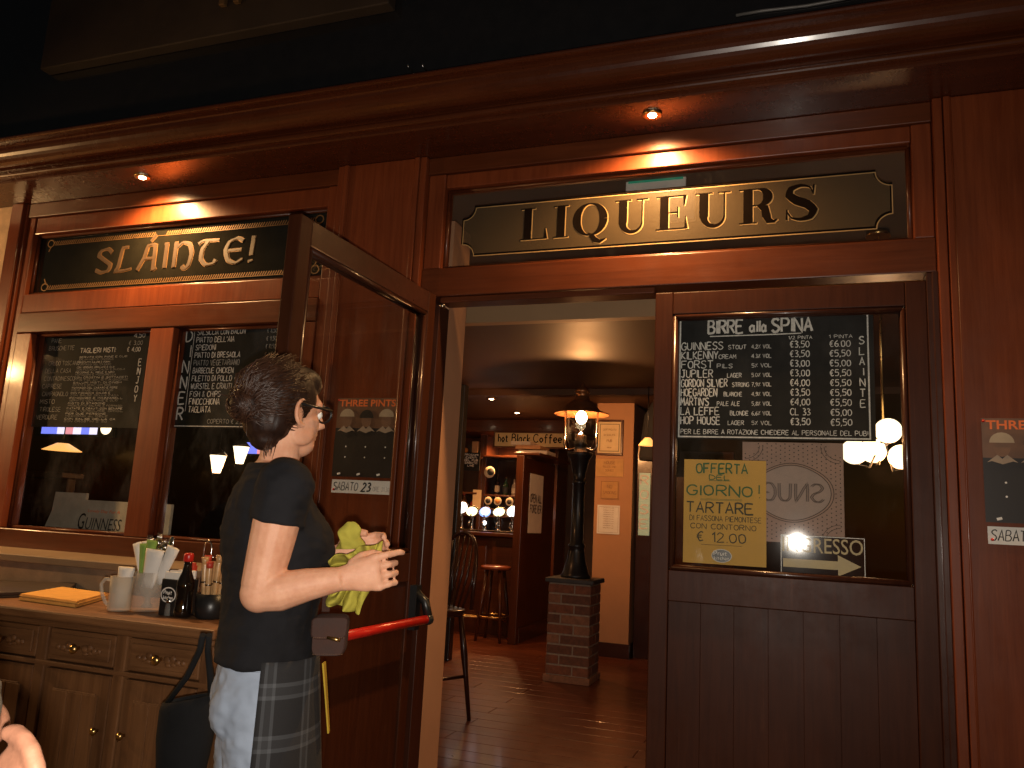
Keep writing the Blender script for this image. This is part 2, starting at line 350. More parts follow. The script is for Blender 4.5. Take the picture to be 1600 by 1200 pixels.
def write(mb, t, u0, v0, h, u1=None, cw=None, wd=.13, F=None, m=0, jit=.10, slant=0.0, centre=False, mirror=False, nib=None):
    """single-stroke hand lettering; h cap height, u1 = right end or cw = width per unit"""
    k = (u1 - u0) / twidth(t) if u1 is not None else (cw or h / 6 * .85)
    if centre: u0 -= twidth(t) * k / 2
    x = 0; sc = h / 6
    for ch in t:
        if ch in GL:
            dy = random.uniform(-jit, jit) * 1.2; sl = slant + random.uniform(-jit, jit) * .25
            for ln in GL[ch]:
                q = [((x + a + sl * b + random.uniform(-jit, jit)) * k, (b + dy + random.uniform(-jit, jit)) * sc) for a, b in ln]
                q = smooth_line(q) if len(q) > 3 else q
                ww = wd * h * random.uniform(.85, 1.15)
                if nib is not None:
                    ww = []
                    for i in range(len(q)):
                        a_, b_ = q[max(0, i - 1)], q[min(len(q) - 1, i + 1)]
                        an = math.atan2(b_[1] - a_[1], b_[0] - a_[0])
                        ww.append(wd * h * (.22 + .78 * abs(math.sin(an - nib))))
                mb.ribbon([(u0 + (a if not mirror else -a), v0 + b) for a, b in q], ww, F, m)
        x += adv(ch) + 1.15
def smooth_line(p):
    out = [p[0]]
    for i in range(len(p) - 1):
        a = p[max(i - 1, 0)]; b = p[i]; c = p[i + 1]; d = p[min(i + 2, len(p) - 1)]
        turn = 0
        for t in (.33, .67, 1.0):
            f = []
            for j in (0, 1):
                cr = .5 * (2 * b[j] + (-a[j] + c[j]) * t + (2 * a[j] - 5 * b[j] + 4 * c[j] - d[j]) * t * t + (-a[j] + 3 * b[j] - 3 * c[j] + d[j]) * t ** 3)
                f.append(.55 * cr + .45 * (b[j] + (c[j] - b[j]) * t))
            out.append(tuple(f))
    return out
def FXZ(Y): return lambda u, v, l: Vector((u, Y - l, v))          # drawing on a plane that faces the street
def type_text(t, u0, u1, v0, h, F, mb, m=0, off=0.0, shear=0.0):
    """built-in sans lettering, fitted between u0 and u1"""
    cu = bpy.data.curves.new('type', 'FONT'); cu.body = t; cu.size = 1; cu.offset = off; cu.resolution_u = 3; cu.shear = shear
    o = bpy.data.objects.new('type', cu); COL.objects.link(o)
    me = o.to_mesh()
    xs = [v.co.x for v in me.vertices]; ys = [v.co.y for v in me.vertices]
    x0, x1, y0, y1 = min(xs), max(xs), min(ys), max(ys)
    for p in me.polygons:
        mb.face([F(u0 + (me.vertices[i].co.x - x0) / (x1 - x0) * (u1 - u0), v0 + (me.vertices[i].co.y - y0) / (y1 - y0) * h, .0012) for i in p.vertices], m)
    o.to_mesh_clear(); bpy.data.objects.remove(o); bpy.data.curves.remove(cu)


# ================================================================== SETTING
struct('ground', MB().box(-14, 14, -14, .0, -.3, 0.0), GROUNDM)
g = MB()
for i in range(44):                                                   # floor boards inside, running along the front
    y0 = .02 + i * .18
    for x0, x1 in ((-11, -4.2 + (i % 3) * .9), (-4.2 + (i % 3) * .9, -.9 - (i % 2) * 1.1), (-.9 - (i % 2) * 1.1, 3)):
        g.box(x0 + .002, x1 - .002, y0, y0 + .176, -.05, 0.0)
FLOORM = wood('floor_boards', (.105, .027, .011), (.19, .052, .022), 'x', .3, .15, 22, .1)
struct('floor', g, FLOORM, bevel=.002)
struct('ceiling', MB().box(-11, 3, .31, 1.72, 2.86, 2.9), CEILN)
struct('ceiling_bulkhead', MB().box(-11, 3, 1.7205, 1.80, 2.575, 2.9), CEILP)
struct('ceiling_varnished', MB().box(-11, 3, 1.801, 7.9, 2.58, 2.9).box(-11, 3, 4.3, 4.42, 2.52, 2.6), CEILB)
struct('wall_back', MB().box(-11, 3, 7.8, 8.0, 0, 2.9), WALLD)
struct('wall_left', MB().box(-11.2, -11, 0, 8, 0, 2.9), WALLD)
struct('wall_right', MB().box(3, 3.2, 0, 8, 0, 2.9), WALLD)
# cream pier inside, with a dark skirting
t = thing('wall_pier', 'cream plastered wall pier inside the doorway carrying the framed notices', 'wall', (-1.8, 5.4, 0))
obj('pier_shaft', MB().box(-2.0, -1.605, 5.2, 6.6, 0, 2.58), PLASTER, t)
obj('skirting', MB().box(-2.012, -1.593, 5.186, 6.6, 0, .14), DARKH, t)

# ================================================================== PUB FRONT
pub = thing('pub_front', 'dark red mahogany pub front with open doorway, glazed windows and moulded cornice', 'building', (-1.5, 0, 0))
# cornice: one moulded profile run along the front
prof = [(0.02, 2.872), (-.262, 2.872), (-.268, 2.878), (-.268, 2.888), (-.276, 2.890)]
for k in range(9):
    a = -PI / 2 + PI * k / 8; prof.append((-.276 - .017 * math.cos(a), 2.906 + .015 * math.sin(a)))
prof += [(-.272, 2.924), (-.272, 2.932), (-.286, 2.934)]
for k in range(9):
    a = PI / 2 * k / 8; prof.append((-.286 - .085 * math.sin(a), 2.934 + .07 * (1 - math.cos(a))))
prof += [(-.378, 3.008), (-.378, 3.020), (-.398, 3.022)]
for k in range(5):
    a = -PI / 2 + PI * k / 4; prof.append((-.398 - .010 * math.cos(a), 3.033 + .010 * math.sin(a)))
prof += [(-.1, 3.06), (.02, 3.06)]
g = MB(); ring = [[g.bm.verts.new((x, y, z)) for y, z in prof] for x in (-8, 4)]
n = len(prof)
for j in range(n):
    g.bm.faces.new((ring[0][j], ring[0][(j + 1) % n], ring[1][(j + 1) % n], ring[1][j]))
g.bm.faces.new(ring[0]); g.bm.faces.new(list(reversed(ring[1])))
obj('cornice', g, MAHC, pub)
obj('fascia', MB().box(-8, 4, -.135, .1, 3.05, 5.2), BLACKG, pub)
# pillars
def pillar(x0, x1):
    g = MB().box(x0 + .055, x1 - .055, -.03, .1, 0, 2.871)
    o = obj('pillar', g, MAHV, pub, bevel=.003)
    e = MB()
    for a, s in ((x0, 1), (x1, -1)):
        e.box(a, a + s * .030, -.036, .1, 0, 2.8705); e.box(a + s * .034, a + s * .054, -.042, .1, 0, 2.8705)
        e.tube([(a + s * .0555, -.034, 0), (a + s * .0555, -.034, 2.87)], .0045, n=8)
    obj('edge_strip', e, MAHV, o, bevel=.003)
pillar(-1.985, -1.535); pillar(.466, 1.25)
obj('end_post', MB().box(-4.06, -3.975, -.035, .1, 0, 2.871).box(-3.972, -3.955, -.02, .1, 0, 2.871), MAHV, pub, bevel=.004)
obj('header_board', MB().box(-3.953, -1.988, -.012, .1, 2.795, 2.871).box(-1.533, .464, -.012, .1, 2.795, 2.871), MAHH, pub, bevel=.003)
# window on the left: sign glass above, two panes below
win = obj('window', MB().box(-3.953, -3.905, -.004, .09, 1.0, 2.793).box(-2.05, -1.99, -.004, .09, 1.0, 2.793)
          .box(-3.904, -2.051, .004, .09, 2.70, 2.793).box(-3.904, -2.051, -.002, .09, 2.258, 2.36), MAHV, pub, bevel=.004)
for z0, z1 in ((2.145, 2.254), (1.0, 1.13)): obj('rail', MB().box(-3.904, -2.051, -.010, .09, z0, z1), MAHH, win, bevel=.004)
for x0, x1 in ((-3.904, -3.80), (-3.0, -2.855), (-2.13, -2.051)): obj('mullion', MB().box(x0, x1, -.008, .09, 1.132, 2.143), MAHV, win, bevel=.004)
g = MB()
for x0, x1, z0, z1 in ((-3.80, -3.0, 1.13, 2.145), (-2.855, -2.13, 1.13, 2.145), (-3.905, -2.05, 2.36, 2.70)):
    q = .008
    for a, b in (((x0 + q, z0 + q), (x1 - q, z0 + q)), ((x1 - q, z0 + q), (x1 - q, z1 - q)), ((x1 - q, z1 - q), (x0 + q, z1 - q)), ((x0 + q, z1 - q), (x0 + q, z0 + q))):
        g.tube([(a[0], .032, a[1]), (b[0], .032, b[1])], .009, n=8)
obj('glazing_bead', g, MAHH, win)
obj('pane', MB().box(-3.80, -3.0, .040, .045, 1.13, 2.145), GLASS, win)
obj('pane', MB().box(-2.855, -2.13, .040, .045, 1.13, 2.145), GLASS, win)
# sign glass with the toast in gold
g = MB().box(-3.905, -2.05, .040, .048, 2.36, 2.70)
F = FXZ(.0395)
def uncial(mb, F, u, v, h, t, m):
    UN = {'S': '3.4,5 2.4,6 .8,5.6 .4,4.4 1.8,3.2 3.4,1.8 3,.4 1.4,0 0,.7', 'L': '2.6,6 1.3,5.9 1.0,4 .7,1.2 .2,.1 2.2,.1 3.8,.5', 'A': '.1,-.1 1.4,3 2.0,5.9 3.6,5.8 3.7,0 4.4,.3;1.3,2.7 3.6,2.7;2.4,7 3.6,8.6', 'I': '.5,6 .5,0;.0,6 .9,6', 'N': '.4,6 .4,0;0,6 .8,6;.4,4.6 1.8,6 3.4,5.4 4,3.2 3.6,.4 2.8,-.6 2.2,.2',
          'T': '0,5.3 1,6 4.4,5.9;2.2,5.9 1,4 .9,1.6 2,.1 3.6,.3 4.1,1.2', 'E': '3.8,5.2 2.6,6 1,5.2 .3,3.2 1,.8 2.6,0 4,.9;.6,3.1 3.6,3.2', '!': '.6,6.2 .4,1.6;.3,.5 .4,0'}
    x = 0
    for ch in t:
        ls = _g(UN[ch])
        for ln in ls:
            q = smooth_line([(u + a * h / 6 * 1.34 + x, v + b * h / 6) for a, b in ln]) if len(ln) > 2 else [(u + a * h / 6 * 1.34 + x, v + b * h / 6) for a, b in ln]
            ww = []
            for i in range(len(q)):
                a_, b_ = q[max(0, i - 1)], q[min(len(q) - 1, i + 1)]; an = math.atan2(b_[1] - a_[1], b_[0] - a_[0])
                ww.append(h * (.055 + .12 * abs(math.sin(an - .25))))
            mb.ribbon(q, [z_ + .007 for z_ in ww], lambda a, b, l: F(a + .0015, b - .0015, l * .5), m); mb.ribbon(q, ww, lambda a, b, l: F(a, b, l + .0012), m + 1)
        x += (max(p[0] for l in ls for p in l) + 1.30) * h / 6 * 1.34
uncial(g, F, -3.47, 2.468, .128, 'SLAINTE!', 1)
for v, d in ((2.655, 1), (2.405, -1)):                                   # rope borders
    for i in range(118):
        u = -3.79 + i * .0140
        if abs(u + 3.06) < .03 and d > 0: continue
        g.ribbon([(u - .004, v - .010), (u + .007, v + .010)], .0055, F, 1)
    g.ribbon([(-3.79, v - .012), (-2.14, v - .012)], .003, F, 1)
    for sx in (-1, 1):
        cx_ = -3.815 if sx < 0 else -2.115
        g.ribbon([(cx_ + .022 * math.cos(a), v + d * -.002 + .020 * math.sin(a)) for a in [2 * PI * k / 14 for k in range(14)]], .006, F, 1, closed=True)
        g.ribbon([(cx_ - .008 * sx, v - .018 * d), (cx_ + .010 * sx, v - .048 * d)], .007, F, 1)
g_sign = obj('sign_pane', g, [DGLASS, GOLD, GOLDF], win)
# transom over the doorway
tr = obj('transom_window', MB().box(-1.53, -1.452, -.004, .09, 2.36, 2.793).box(.398, .463, -.004, .09, 2.36, 2.793).box(-1.451, .397, .004, .09, 2.73, 2.793), MAHV, pub, bevel=.004)
g = MB(); q = .008
x0, x1, z0, z1 = -1.452, .398, 2.36, 2.73
for a, b in (((x0 + q, z0 + q), (x1 - q, z0 + q)), ((x1 - q, z0 + q), (x1 - q, z1 - q)), ((x1 - q, z1 - q), (x0 + q, z1 - q)), ((x0 + q, z1 - q), (x0 + q, z0 + q))):
    g.tube([(a[0], .034, a[1]), (b[0], .034, b[1])], .009, n=8)
obj('glazing_bead', g, MAHH, tr)
# lettered glass
g = MB().box(-1.452, .398, .046, .050, 2.36, 2.73)
F = FXZ(.0445)
U0, U1, V0, V1, R_ = -1.375, .333, 2.428, 2.648, .055
def notch():
    p = []
    for (cx_, cz_, a0) in ((U0, V0, 90), (U1, V0, 180), (U1, V1, 270), (U0, V1, 360)):
        seg = []
        for k in range(9):
            a = math.radians(a0 - 90 * k / 8); seg.append((cx_ + R_ * math.cos(a), cz_ + R_ * math.sin(a)))
        p += seg
    return p
NP = notch()
g.poly(NP, lambda u, v, l: F(u, v, .0004), 1)
g.ribbon(NP, .009, lambda u, v, l: F(u, v, .0012), 2, closed=True)
g.ribbon([(u + .003, v - .006) for u, v in NP], .004, lambda u, v, l: F(u, v, .0016), 3, closed=True)
def arc(cx_, cy_, rx, ry, a0, a1, n=16): return [(cx_ + rx * math.cos(math.radians(a0 + (a1 - a0) * k / n)), cy_ + ry * math.sin(math.radians(a0 + (a1 - a0) * k / n))) for k in range(n + 1)]
def wd_at(thin, thick, a0, a1, n=16, ph=0): return [thin + (thick - thin) * abs(math.cos(math.radians(a0 + (a1 - a0) * k / n + ph))) ** 1.6 for k in range(n + 1)]
TK, TN, SF = .24, .035, .036
def didone(ch):
    """list of (points, widths) in units of cap height, and advance"""
    st = lambda x: ([(x, 0.0), (x, 1.0)], TK)
    sf = lambda x, y, h=.21: ([(x - h, y), (x + h, y)], SF)
    if ch == 'L': return [st(.28), sf(.28, .982), ([(.07, .018), (.80, .018)], SF), ([(.80, .0), (.78, .34)], [.11, .02])], .92
    if ch == 'I': return [st(.24), sf(.24, .982), sf(.24, .018)], .52
    if ch == 'Q': return [(arc(.46, .5, .36, .48, 0, 360, 40), wd_at(TN, TK, 0, 360, 40)), ([(.42, .08), (.52, -.02), (.60, -.14), (.74, -.20), (.90, -.12)], [.04, .13, .16, .10, .02])], 1.02
    if ch == 'U': return [([(.26, .3), (.26, 1.0)], TK), ([(.76, .3), (.76, 1.0)], TN), (arc(.51, .31, .25, .295, 180, 360, 18), [TK + (TN * 1.1 - TK) * (k / 18) ** .55 for k in range(19)]), sf(.26, .982), sf(.76, .982, .15)], 1.0
    if ch == 'E': return [st(.27), ([(.06, .982), (.78, .982)], SF), ([(.06, .018), (.82, .018)], SF), ([(.38, .5), (.60, .5)], TN), ([(.61, .34), (.61, .66)], .03), ([(.785, 1.0), (.765, .68)], [.1, .02]), ([(.825, 0.0), (.80, .36)], [.1, .02])], .94
    if ch == 'R': return [st(.27), sf(.27, .982), sf(.27, .018), ([(.27, .982), (.52, .982)], SF), (arc(.50, .745, .235, .235, 90, -90, 16), [TN + (TK * 1.05 - TN) * math.sin(PI * k / 16) ** 1.4 for k in range(17)]), ([(.30, .51), (.52, .51)], SF), ([(.50, .50), (.66, .42), (.70, .2), (.76, .05), (.88, .02), (.96, .09)], [.06, .2, .22, .16, .07, .03])], 1.02
    if ch == 'S':
        p = smooth_line([(.70, .74), (.62, .92), (.42, .98), (.20, .90), (.16, .72), (.32, .56), (.56, .44), (.70, .26), (.62, .08), (.40, .02), (.20, .08), (.10, .26)])
        n_ = len(p); return [(p, [TN + (TK * 1.02 - TN) * max(0, math.sin(PI * k / (n_ - 1))) ** 2.2 for k in range(n_)]), ([(.72, .98), (.70, .70)], [.05, .03]), ([(.09, .02), (.10, .32)], [.05, .03])], .90
def big(mb, t, u, v, h, k, gap, mi, mg, F):
    x = u
    for ch in t:
        parts, a = didone(ch)
        for pts, wd_ in parts:
            P = [(x + p[0] * h * k, v + p[1] * h) for p in pts]; W = [q_ * h for q_ in wd_] if isinstance(wd_, list) else [wd_ * h] * len(P)
            mb.ribbon([(a_ + .0030, b_ - .0024) for a_, b_ in P], [q_ + .0030 for q_ in W], lambda a_, b_, l: F(a_, b_, l * .3 + .0008), mg)
            mb.ribbon(P, W, lambda a_, b_, l: F(a_, b_, l * .3 + .0018), mi)
        x += (a + gap) * h * k
    return x
big(g, 'LIQUEURS', -1.118, 2.477, .142, 1.11, .055, 2, 3, F)
obj('sign_pane', g, [GLASSD, OLIVE, INKB, GOLDP], tr)
# lintel and jambs of the doorway
obj('lintel', MB().box(-1.533, .464, -.008, .09, 2.232, 2.358).box(-1.44, -.52, .0, .09, 2.205, 2.230), MAHH, pub, bevel=.004)
obj('door_jamb', MB().box(-1.533, -1.475, -.006, .09, 0, 2.2305).box(-1.473, -1.445, .012, .11, 0, 2.204), DARKV, pub, bevel=.003)
obj('door_jamb', MB().box(.43, .464, -.006, .09, 0, 2.2305).box(.446, .466, -.02, -.007, 0, 2.2305), DARKV, pub, bevel=.003)
for b6 in ((-1.56, -1.447, .112, .30, 0, 2.62), (.46, .6, .11, .3, 0, 2.62), (-1.56, .6, .11, .20, 2.845, 2.9)): obj('wall_reveal', MB().box(*b6), REVEAL, pub)
# low wall with a pale ledge under the window, rough stone at the far end
obj('low_wall', MB().box(-6, -2.0, -.33, -.05, 0, 1.006), LOWW, pub)
obj('ledge', MB().box(-6, -1.99, -.355, -.012, 1.008, 1.040), LEDGE, pub, bevel=.004)
g = MB().box(-7.5, -4.062, -.01, .12, 1.042, 2.871)
obj('stone_wall', g, STONE, pub)
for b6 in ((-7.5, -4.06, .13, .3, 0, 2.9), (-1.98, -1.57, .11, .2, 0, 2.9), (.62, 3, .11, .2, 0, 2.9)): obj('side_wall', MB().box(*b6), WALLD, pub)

# ------------------------------------------------------------------ the two door leaves (parts of the pub front)
def leaf(W, H, open_inner, M):
    """door leaf in its own axes: x from hinge to free edge, y = 0 the outer face, thickness into +y"""
    T = .05; st = .068 if not open_inner else .062
    def tf(mb): bmesh.ops.transform(mb.bm, matrix=M, verts=mb.bm.verts); return mb
    zt, zg, zr, zp = H, H - .088, 1.153, 1.043
    d = obj('door', tf(MB().box(0, st, 0, T, .02, zt).box(W - st, W, 0, T, .02, zt)), DOORV, pub, bevel=.004)
    for z0, z1 in ((zg, zt - .001), (zp, zr), (.02, .2)): obj('rail', tf(MB().box(st + .0005, W - st - .0005, .001, T - .001, z0, z1)), DARKH if open_inner else DOORV, d, bevel=.003)
    p = MB(); x = st + .001
    nb = 1 if open_inner else 7; bw = (W - 2 * st - .002) / nb
    for i in range(nb): p.box(x + i * bw + .0005, x + (i + 1) * bw - .0005, .012, T - .012, .201, zp - .001)
    p.box(x, W - st - .001, .018, T - .018, .201, zp - .002)
    obj('boarded_panel', tf(p), DOORV, d, bevel=.0009)
    b = MB()
    for yy in (.010, T - .010):
        q = .009
        A, B, C, D_ = (st + q, yy, zr + q), (W - st - q, yy, zr + q), (W - st - q, yy, zg - q), (st + q, yy, zg - q)
        for u_, v_ in ((A, B), (B, C), (C, D_), (D_, A)): b.tube([u_, v_], .010, n=8)
    obj('glazing_bead', tf(b), DARKV, d)
    obj('pane', tf(MB().box(st, W - st, T / 2 - .002, T / 2 + .002, zr, zg)), GLASSD, d)
    return d, tf
M2 = Matrix.Translation((.43, -.002, 0)) @ Matrix.Scale(-1, 4, (1, 0, 0))
fixed, _tf = leaf(.945, 2.2035, False, M2)
fixed['label'] = 'closed leaf carrying the beer board'
ang = math.radians(-92)
M1 = Matrix.Translation((-1.484, -.05, 0)) @ Matrix.Rotation(ang, 4, 'Z')
opened, tf = leaf(.94, 2.222, True, M1)
opened['label'] = 'leaf swung open towards the street'
b = MB(); T = .05
b.tube([(.02, T + .075, .905), (.86, T + .075, .905)], .0165, 0, 14)
for x in (.028, .85):
    b.box(x - .02, x + .02, T, T + .03, .86, 1.03, 1); b.tube([(x, T + .02, 1.0), (x, T + .06, .97), (x, T + .08, .905)], .017, 1, 12)
    b.ell((x, T + .078, .905), (.022, .022, .022), 1)
obj('panic_bar', tf(b), [REDB, BLACKP], opened)
b = MB().box(.845, .90, T, T + .008, .70, .86, 0); b.tube([(.872, T, .80), (.872, T + .045, .80), (.84, T + .05, .80), (.76, T + .05, .802)], .009, 0, 10)
obj('handle', tf(b), BRASS, opened)
b = MB()
b.bm.free()
for z in (.3, 1.2, 2.05): obj('hinge', tf(MB().tube([(-.012, .012, z - .05), (-.012, .012, z + .05)], .011, n=10)), CHROME, opened)
b = MB(); b.lathe([(.0, -.012), (.011, -.010), (.012, .0), (.0, .001)], (-1.43, .005, 2.192), axis='y', n=14)
obj('door_stop', b, CHROME, pub)

# ------------------------------------------------------------------ sign board above the cornice
t = thing('sign_board', 'large brown sign board with raised gold letters above the cornice', 'sign', (-2.9, -.14, 3.54))
obj('board', MB().box(-3.80, -1.7, -.20, -.136, 3.545, 4.5), SIGNB, t, bevel=.006)
g = MB()
for x in (-2.63, -2.545): g.box(x, x + .034, -.225, -.2005, 3.69, 4.02)
g.box(-2.51, -2.36, -.225, -.2005, 3.715, 3.745); g.box(-2.40, -2.365, -.225, -.2005, 3.746, 3.80)
obj('lettering', g, GOLD, t, bevel=.004)

# hooks and cable added for glints and a pale streak on the fascia
for k, (px, py) in enumerate(((641, 108), (664, 107))):
    q = at(px, py, -.15); tag(obj('glint_hook', MB().tube([q + Vector((0, .014, 0)), q, q + Vector((0, -.02, -.004)), q + Vector((0, -.024, .012))], .004, n=8), STEEL, base=tuple(q)), ('left', 'right')[k] + ' one of two tiny steel hooks added for glints on the black fascia', 'hook', 'hooks on the black fascia')
pts = [at(px, py, -.141) for px, py in ((1150, 24), (1190, 17), (1260, 9), (1330, -4), (1420, -16))]
tag(obj('streak_cable', MB().tube(pts, .006, n=8), plain('grey_cable', (.12, .11, .1), .4), base=tuple(pts[0])), 'thin grey cable added for a pale streak on the black fascia', 'cable')

# ------------------------------------------------------------------ spot lamps under the cornice
def spot(x, label):
    t = thing('cornice_spotlight', label, 'spotlight', (x, -.165, 2.872), 'spotlights under the cornice')
    obj('housing', MB().lathe([(.022, -.002), (.036, -.002), (.038, -.006), (.034, -.010), (.024, -.008)], (x, -.165, 2.872)), BRASS, t, smooth=True)
    obj('bulb', MB().lathe([(.001, -.014), (.013, -.012), (.019, -.006), (.019, -.001)], (x, -.165, 2.872)), BULBW, t, smooth=True)
    lamp('spot_light', 'SPOT', (x, -.165, 2.853), E_SPOT, WARM, .03, t, 154, .75, (0, .18, -1))
    return t
spot(-3.02, 'lit spotlight in the cornice above the toast sign')
spot(-.515, 'lit spotlight in the cornice above the liqueurs sign')
spot(1.99, 'lit spotlight in the cornice beyond the right-hand pillar')
spot(-5.5, 'lit spotlight in the cornice beyond the stone wall')
# phone flash beside the lens: its mirror image stands in the door glass
lamp('phone_flash', 'SPOT', (-.004, -3.0, 1.262), E_FLASH, (1.0, .90, .78), .012, None, 112, 1.0, RF)
# hanging lantern past the left edge of the window
t = thing('hanging_lantern', 'brass lantern hanging under the cornice in front of the stone wall', 'lantern', (-5.6, -1.3, 2.3))
q = Vector((-5.6, -1.3, 2.3))
obj('shade', MB().lathe([(.09, -.14), (.13, .06), (.127, .06), (.087, -.14)], q, n=6, cap=False, smooth=False), frosted('lantern_frost', (.8, .7, .5), .25), t)
obj('cap', MB().lathe([(.27, .05), (.12, .10), (.015, .15), (.012, .60)], q, n=12), CASTI, t)  # brim widened to keep the lantern light off the sign board
obj('bulb', MB().ell(q + Vector((0, 0, -.02)), (.03, .03, .045)), BULB, t)
obj('bracket', MB().bar(q + Vector((0, -.02, .61)), q + Vector((0, 1.0, .61)), .03, .03), CASTI, t)
lamp('lantern_light', 'POINT', q + Vector((0, 0, -.08)), E_LEFT, WARM, .06, t)

# ================================================================== SIGNS AND PAPERS ON THE FRONT
def border(mb, x0, x1, z0, z1, wd_, F, m): mb.ribbon([(x0, z0), (x1, z0), (x1, z1), (x0, z1)], wd_, F, m, closed=True)
# beer board on the closed leaf
t = thing('chalkboard', 'black chalkboard of draught beers and prices hung behind the closed door glass', 'chalkboard', (-.1, .05, 1.64), 'menu chalkboards')
obj('board', MB().box(-.432, .262, .050, .058, 1.640, 2.110), CHALKB, t)
g = MB(); F = FXZ(.0495)
border(g, -.424, .243, 1.648, 2.104, .0052, F, 0)
write(g, 'BIRRE', -.318, 2.046, .050, -.190, wd=.17, F=F, jit=.05); write(g, 'alla', -.165, 2.048, .042, -.105, wd=.19, F=F); write(g, 'SPINA', -.085, 2.046, .050, .055, wd=.17, F=F, jit=.05)
g.ribbon([(-.312, 2.035), (-.12, 2.036), (.018, 2.038)], .004, F)
rows = [('GUINNESS', .155, 'STOUT', .175, .24, '4,2% VOL', '€3,50', '€6.00'), ('KILKENNY', .137, 'CREAM', .14, .203, '4.3% VOL', '€3,50', '€5,50'), ('FORST', .118, 'PILS', .134, .19, '5% VOL', '€3,00', '€5,00'),
        ('JUPILER', .118, 'LAGER', .172, .223, '5.0% VOL', '€3,00', '€5,50'), ('GORDON SILVER', .172, 'STRONG', .19, .25, '7,9% VOL', '€4,00', '€5,50'), ('HOEGARDEN', .134, 'BLANCHE', .16, .225, '4,9% VOL', '€3,50', '€5,50'),
        ("MARTIN'S", .104, 'PALE ALE', .135, .217, '5,8% VOL', '€4,00', '€5,50'), ('LA LEFFE', .143, 'BLONDE', .183, .248, '6,6% VOL', 'CL 33', '€5,00'), ('HOP HOUSE', .146, 'LAGER', .175, .232, '5% VOL', '€3,50', '€5,50')]
write(g, '1/2 PINTA', -.027, 2.016, .012, .055, wd=.13, F=F); write(g, '1 PINTA', .113, 2.016, .012, .192, wd=.13, F=F)
for i, (a, wa, b_, b0, b1, c, d, e) in enumerate(rows):
    z = 1.985 - i * .0361
    write(g, a, -.418, z - .001, .0285, -.418 + wa, wd=.135, F=F); write(g, b_, -.418 + b0, z - .002, .0155, -.418 + b1, wd=.15, F=F)
    write(g, c, -.418 + .26, z - .001, .0145, -.418 + .33, wd=.14, F=F)
    write(g, d, -.022, z, .0245, .045, wd=.13, F=F); write(g, e, .114, z - .001, .0235, .184, wd=.13, F=F)
write(g, 'PER LE BIRRE A ROTAZIONE CHIEDERE AL PERSONALE DEL PUB!', -.416, 1.659, .0165, .236, wd=.13, F=F)
for i, ch in enumerate('SLAINTE'): write(g, ch, .214, 1.992 - i * .0385, .027, .230, wd=.13, F=F)
obj('chalk_writing', g, CHALK, t)
# yellow offer sheet
t = thing('offer_sheet', 'yellow handwritten sheet of the daily offer taped inside the closed door glass', 'poster', (-.25, .045, 1.18))
obj('sheet', MB().box(-.401, -.107, .0455, .0470, 1.182, 1.562), YPAPER, t)
g = MB(); F = FXZ(.0452)
write(g, 'OFFERTA', -.356, 1.512, .035, -.172, wd=.17, F=F, m=0); write(g, 'DEL', -.308, 1.488, .017, -.236, wd=.2, F=F, m=0); g.ribbon([(-.31, 1.484), (-.232, 1.485)], .002, F, 0)
write(g, 'GIORNO', -.388, 1.430, .036, -.155, wd=.16, F=F, m=0); write(g, '!', -.135, 1.427, .046, -.13, wd=.1, F=F, m=0)
for z in (1.412, 1.416): g.ribbon([(-.34, z), (-.19, z + .002)], .0014, F, 0)
write(g, 'TARTARE', -.39, 1.366, .038, -.152, wd=.15, F=F, m=1); write(g, 'DI FASSONA PIEMONTESE', -.378, 1.337, .018, -.124, wd=.13, F=F, m=1)
write(g, 'CON CONTORNO', -.374, 1.308, .018, -.142, wd=.15, F=F, m=1); write(g, '€ 12.00', -.352, 1.262, .034, -.178, wd=.12, F=F, m=1)
g.ribbon([(-.335, 1.250), (-.19, 1.251)], .0014, F, 1)
oval = lambda rx, rz: [(-.262 + rx * math.cos(2 * PI * k / 28), 1.213 + rz * math.sin(2 * PI * k / 28)) for k in range(28)]
g.poly(oval(.036, .024), F, 3); g.poly(oval(.0335, .0215), lambda u, v, l: F(u, v, l + .0015), 2)
FW = lambda u, v, l: F(u, v, l + .003)
write(g, 'Pruitz', -.289, 1.215, .014, -.236, wd=.2, F=FW, m=3); write(g, 'kitchen', -.289, 1.199, .012, -.236, wd=.19, F=FW, m=3)
obj('handwriting', g, [GREENI, DARKI, BLACKP, PAPER], t)
# way-in sign
t = thing('entrance_sign', 'small black glass sign with gold INGRESSO and arrow inside the closed door', 'sign', (.08, .03, 1.157))
obj('plate', MB().box(-.058, .217, .0385, .0430, 1.157, 1.302), plain('black_glass_plate', (.008, .010, .013), .05), t)
g = MB(); F = FXZ(.0384); type_text('INGRESSO', -.052, .211, 1.243, .052, F, g, 0, .004)
g.poly([(-.05, 1.190), (.13, 1.190), (.13, 1.168), (.204, 1.205), (.13, 1.240), (.13, 1.219), (-.05, 1.219)], F, 0)
border(g, -.0565, .2155, 1.1585, 1.3005, .0022, F, 1)
obj('lettering', g, [plain('dull_gold', (.50, .38, .16), .5), WHITEP], t)
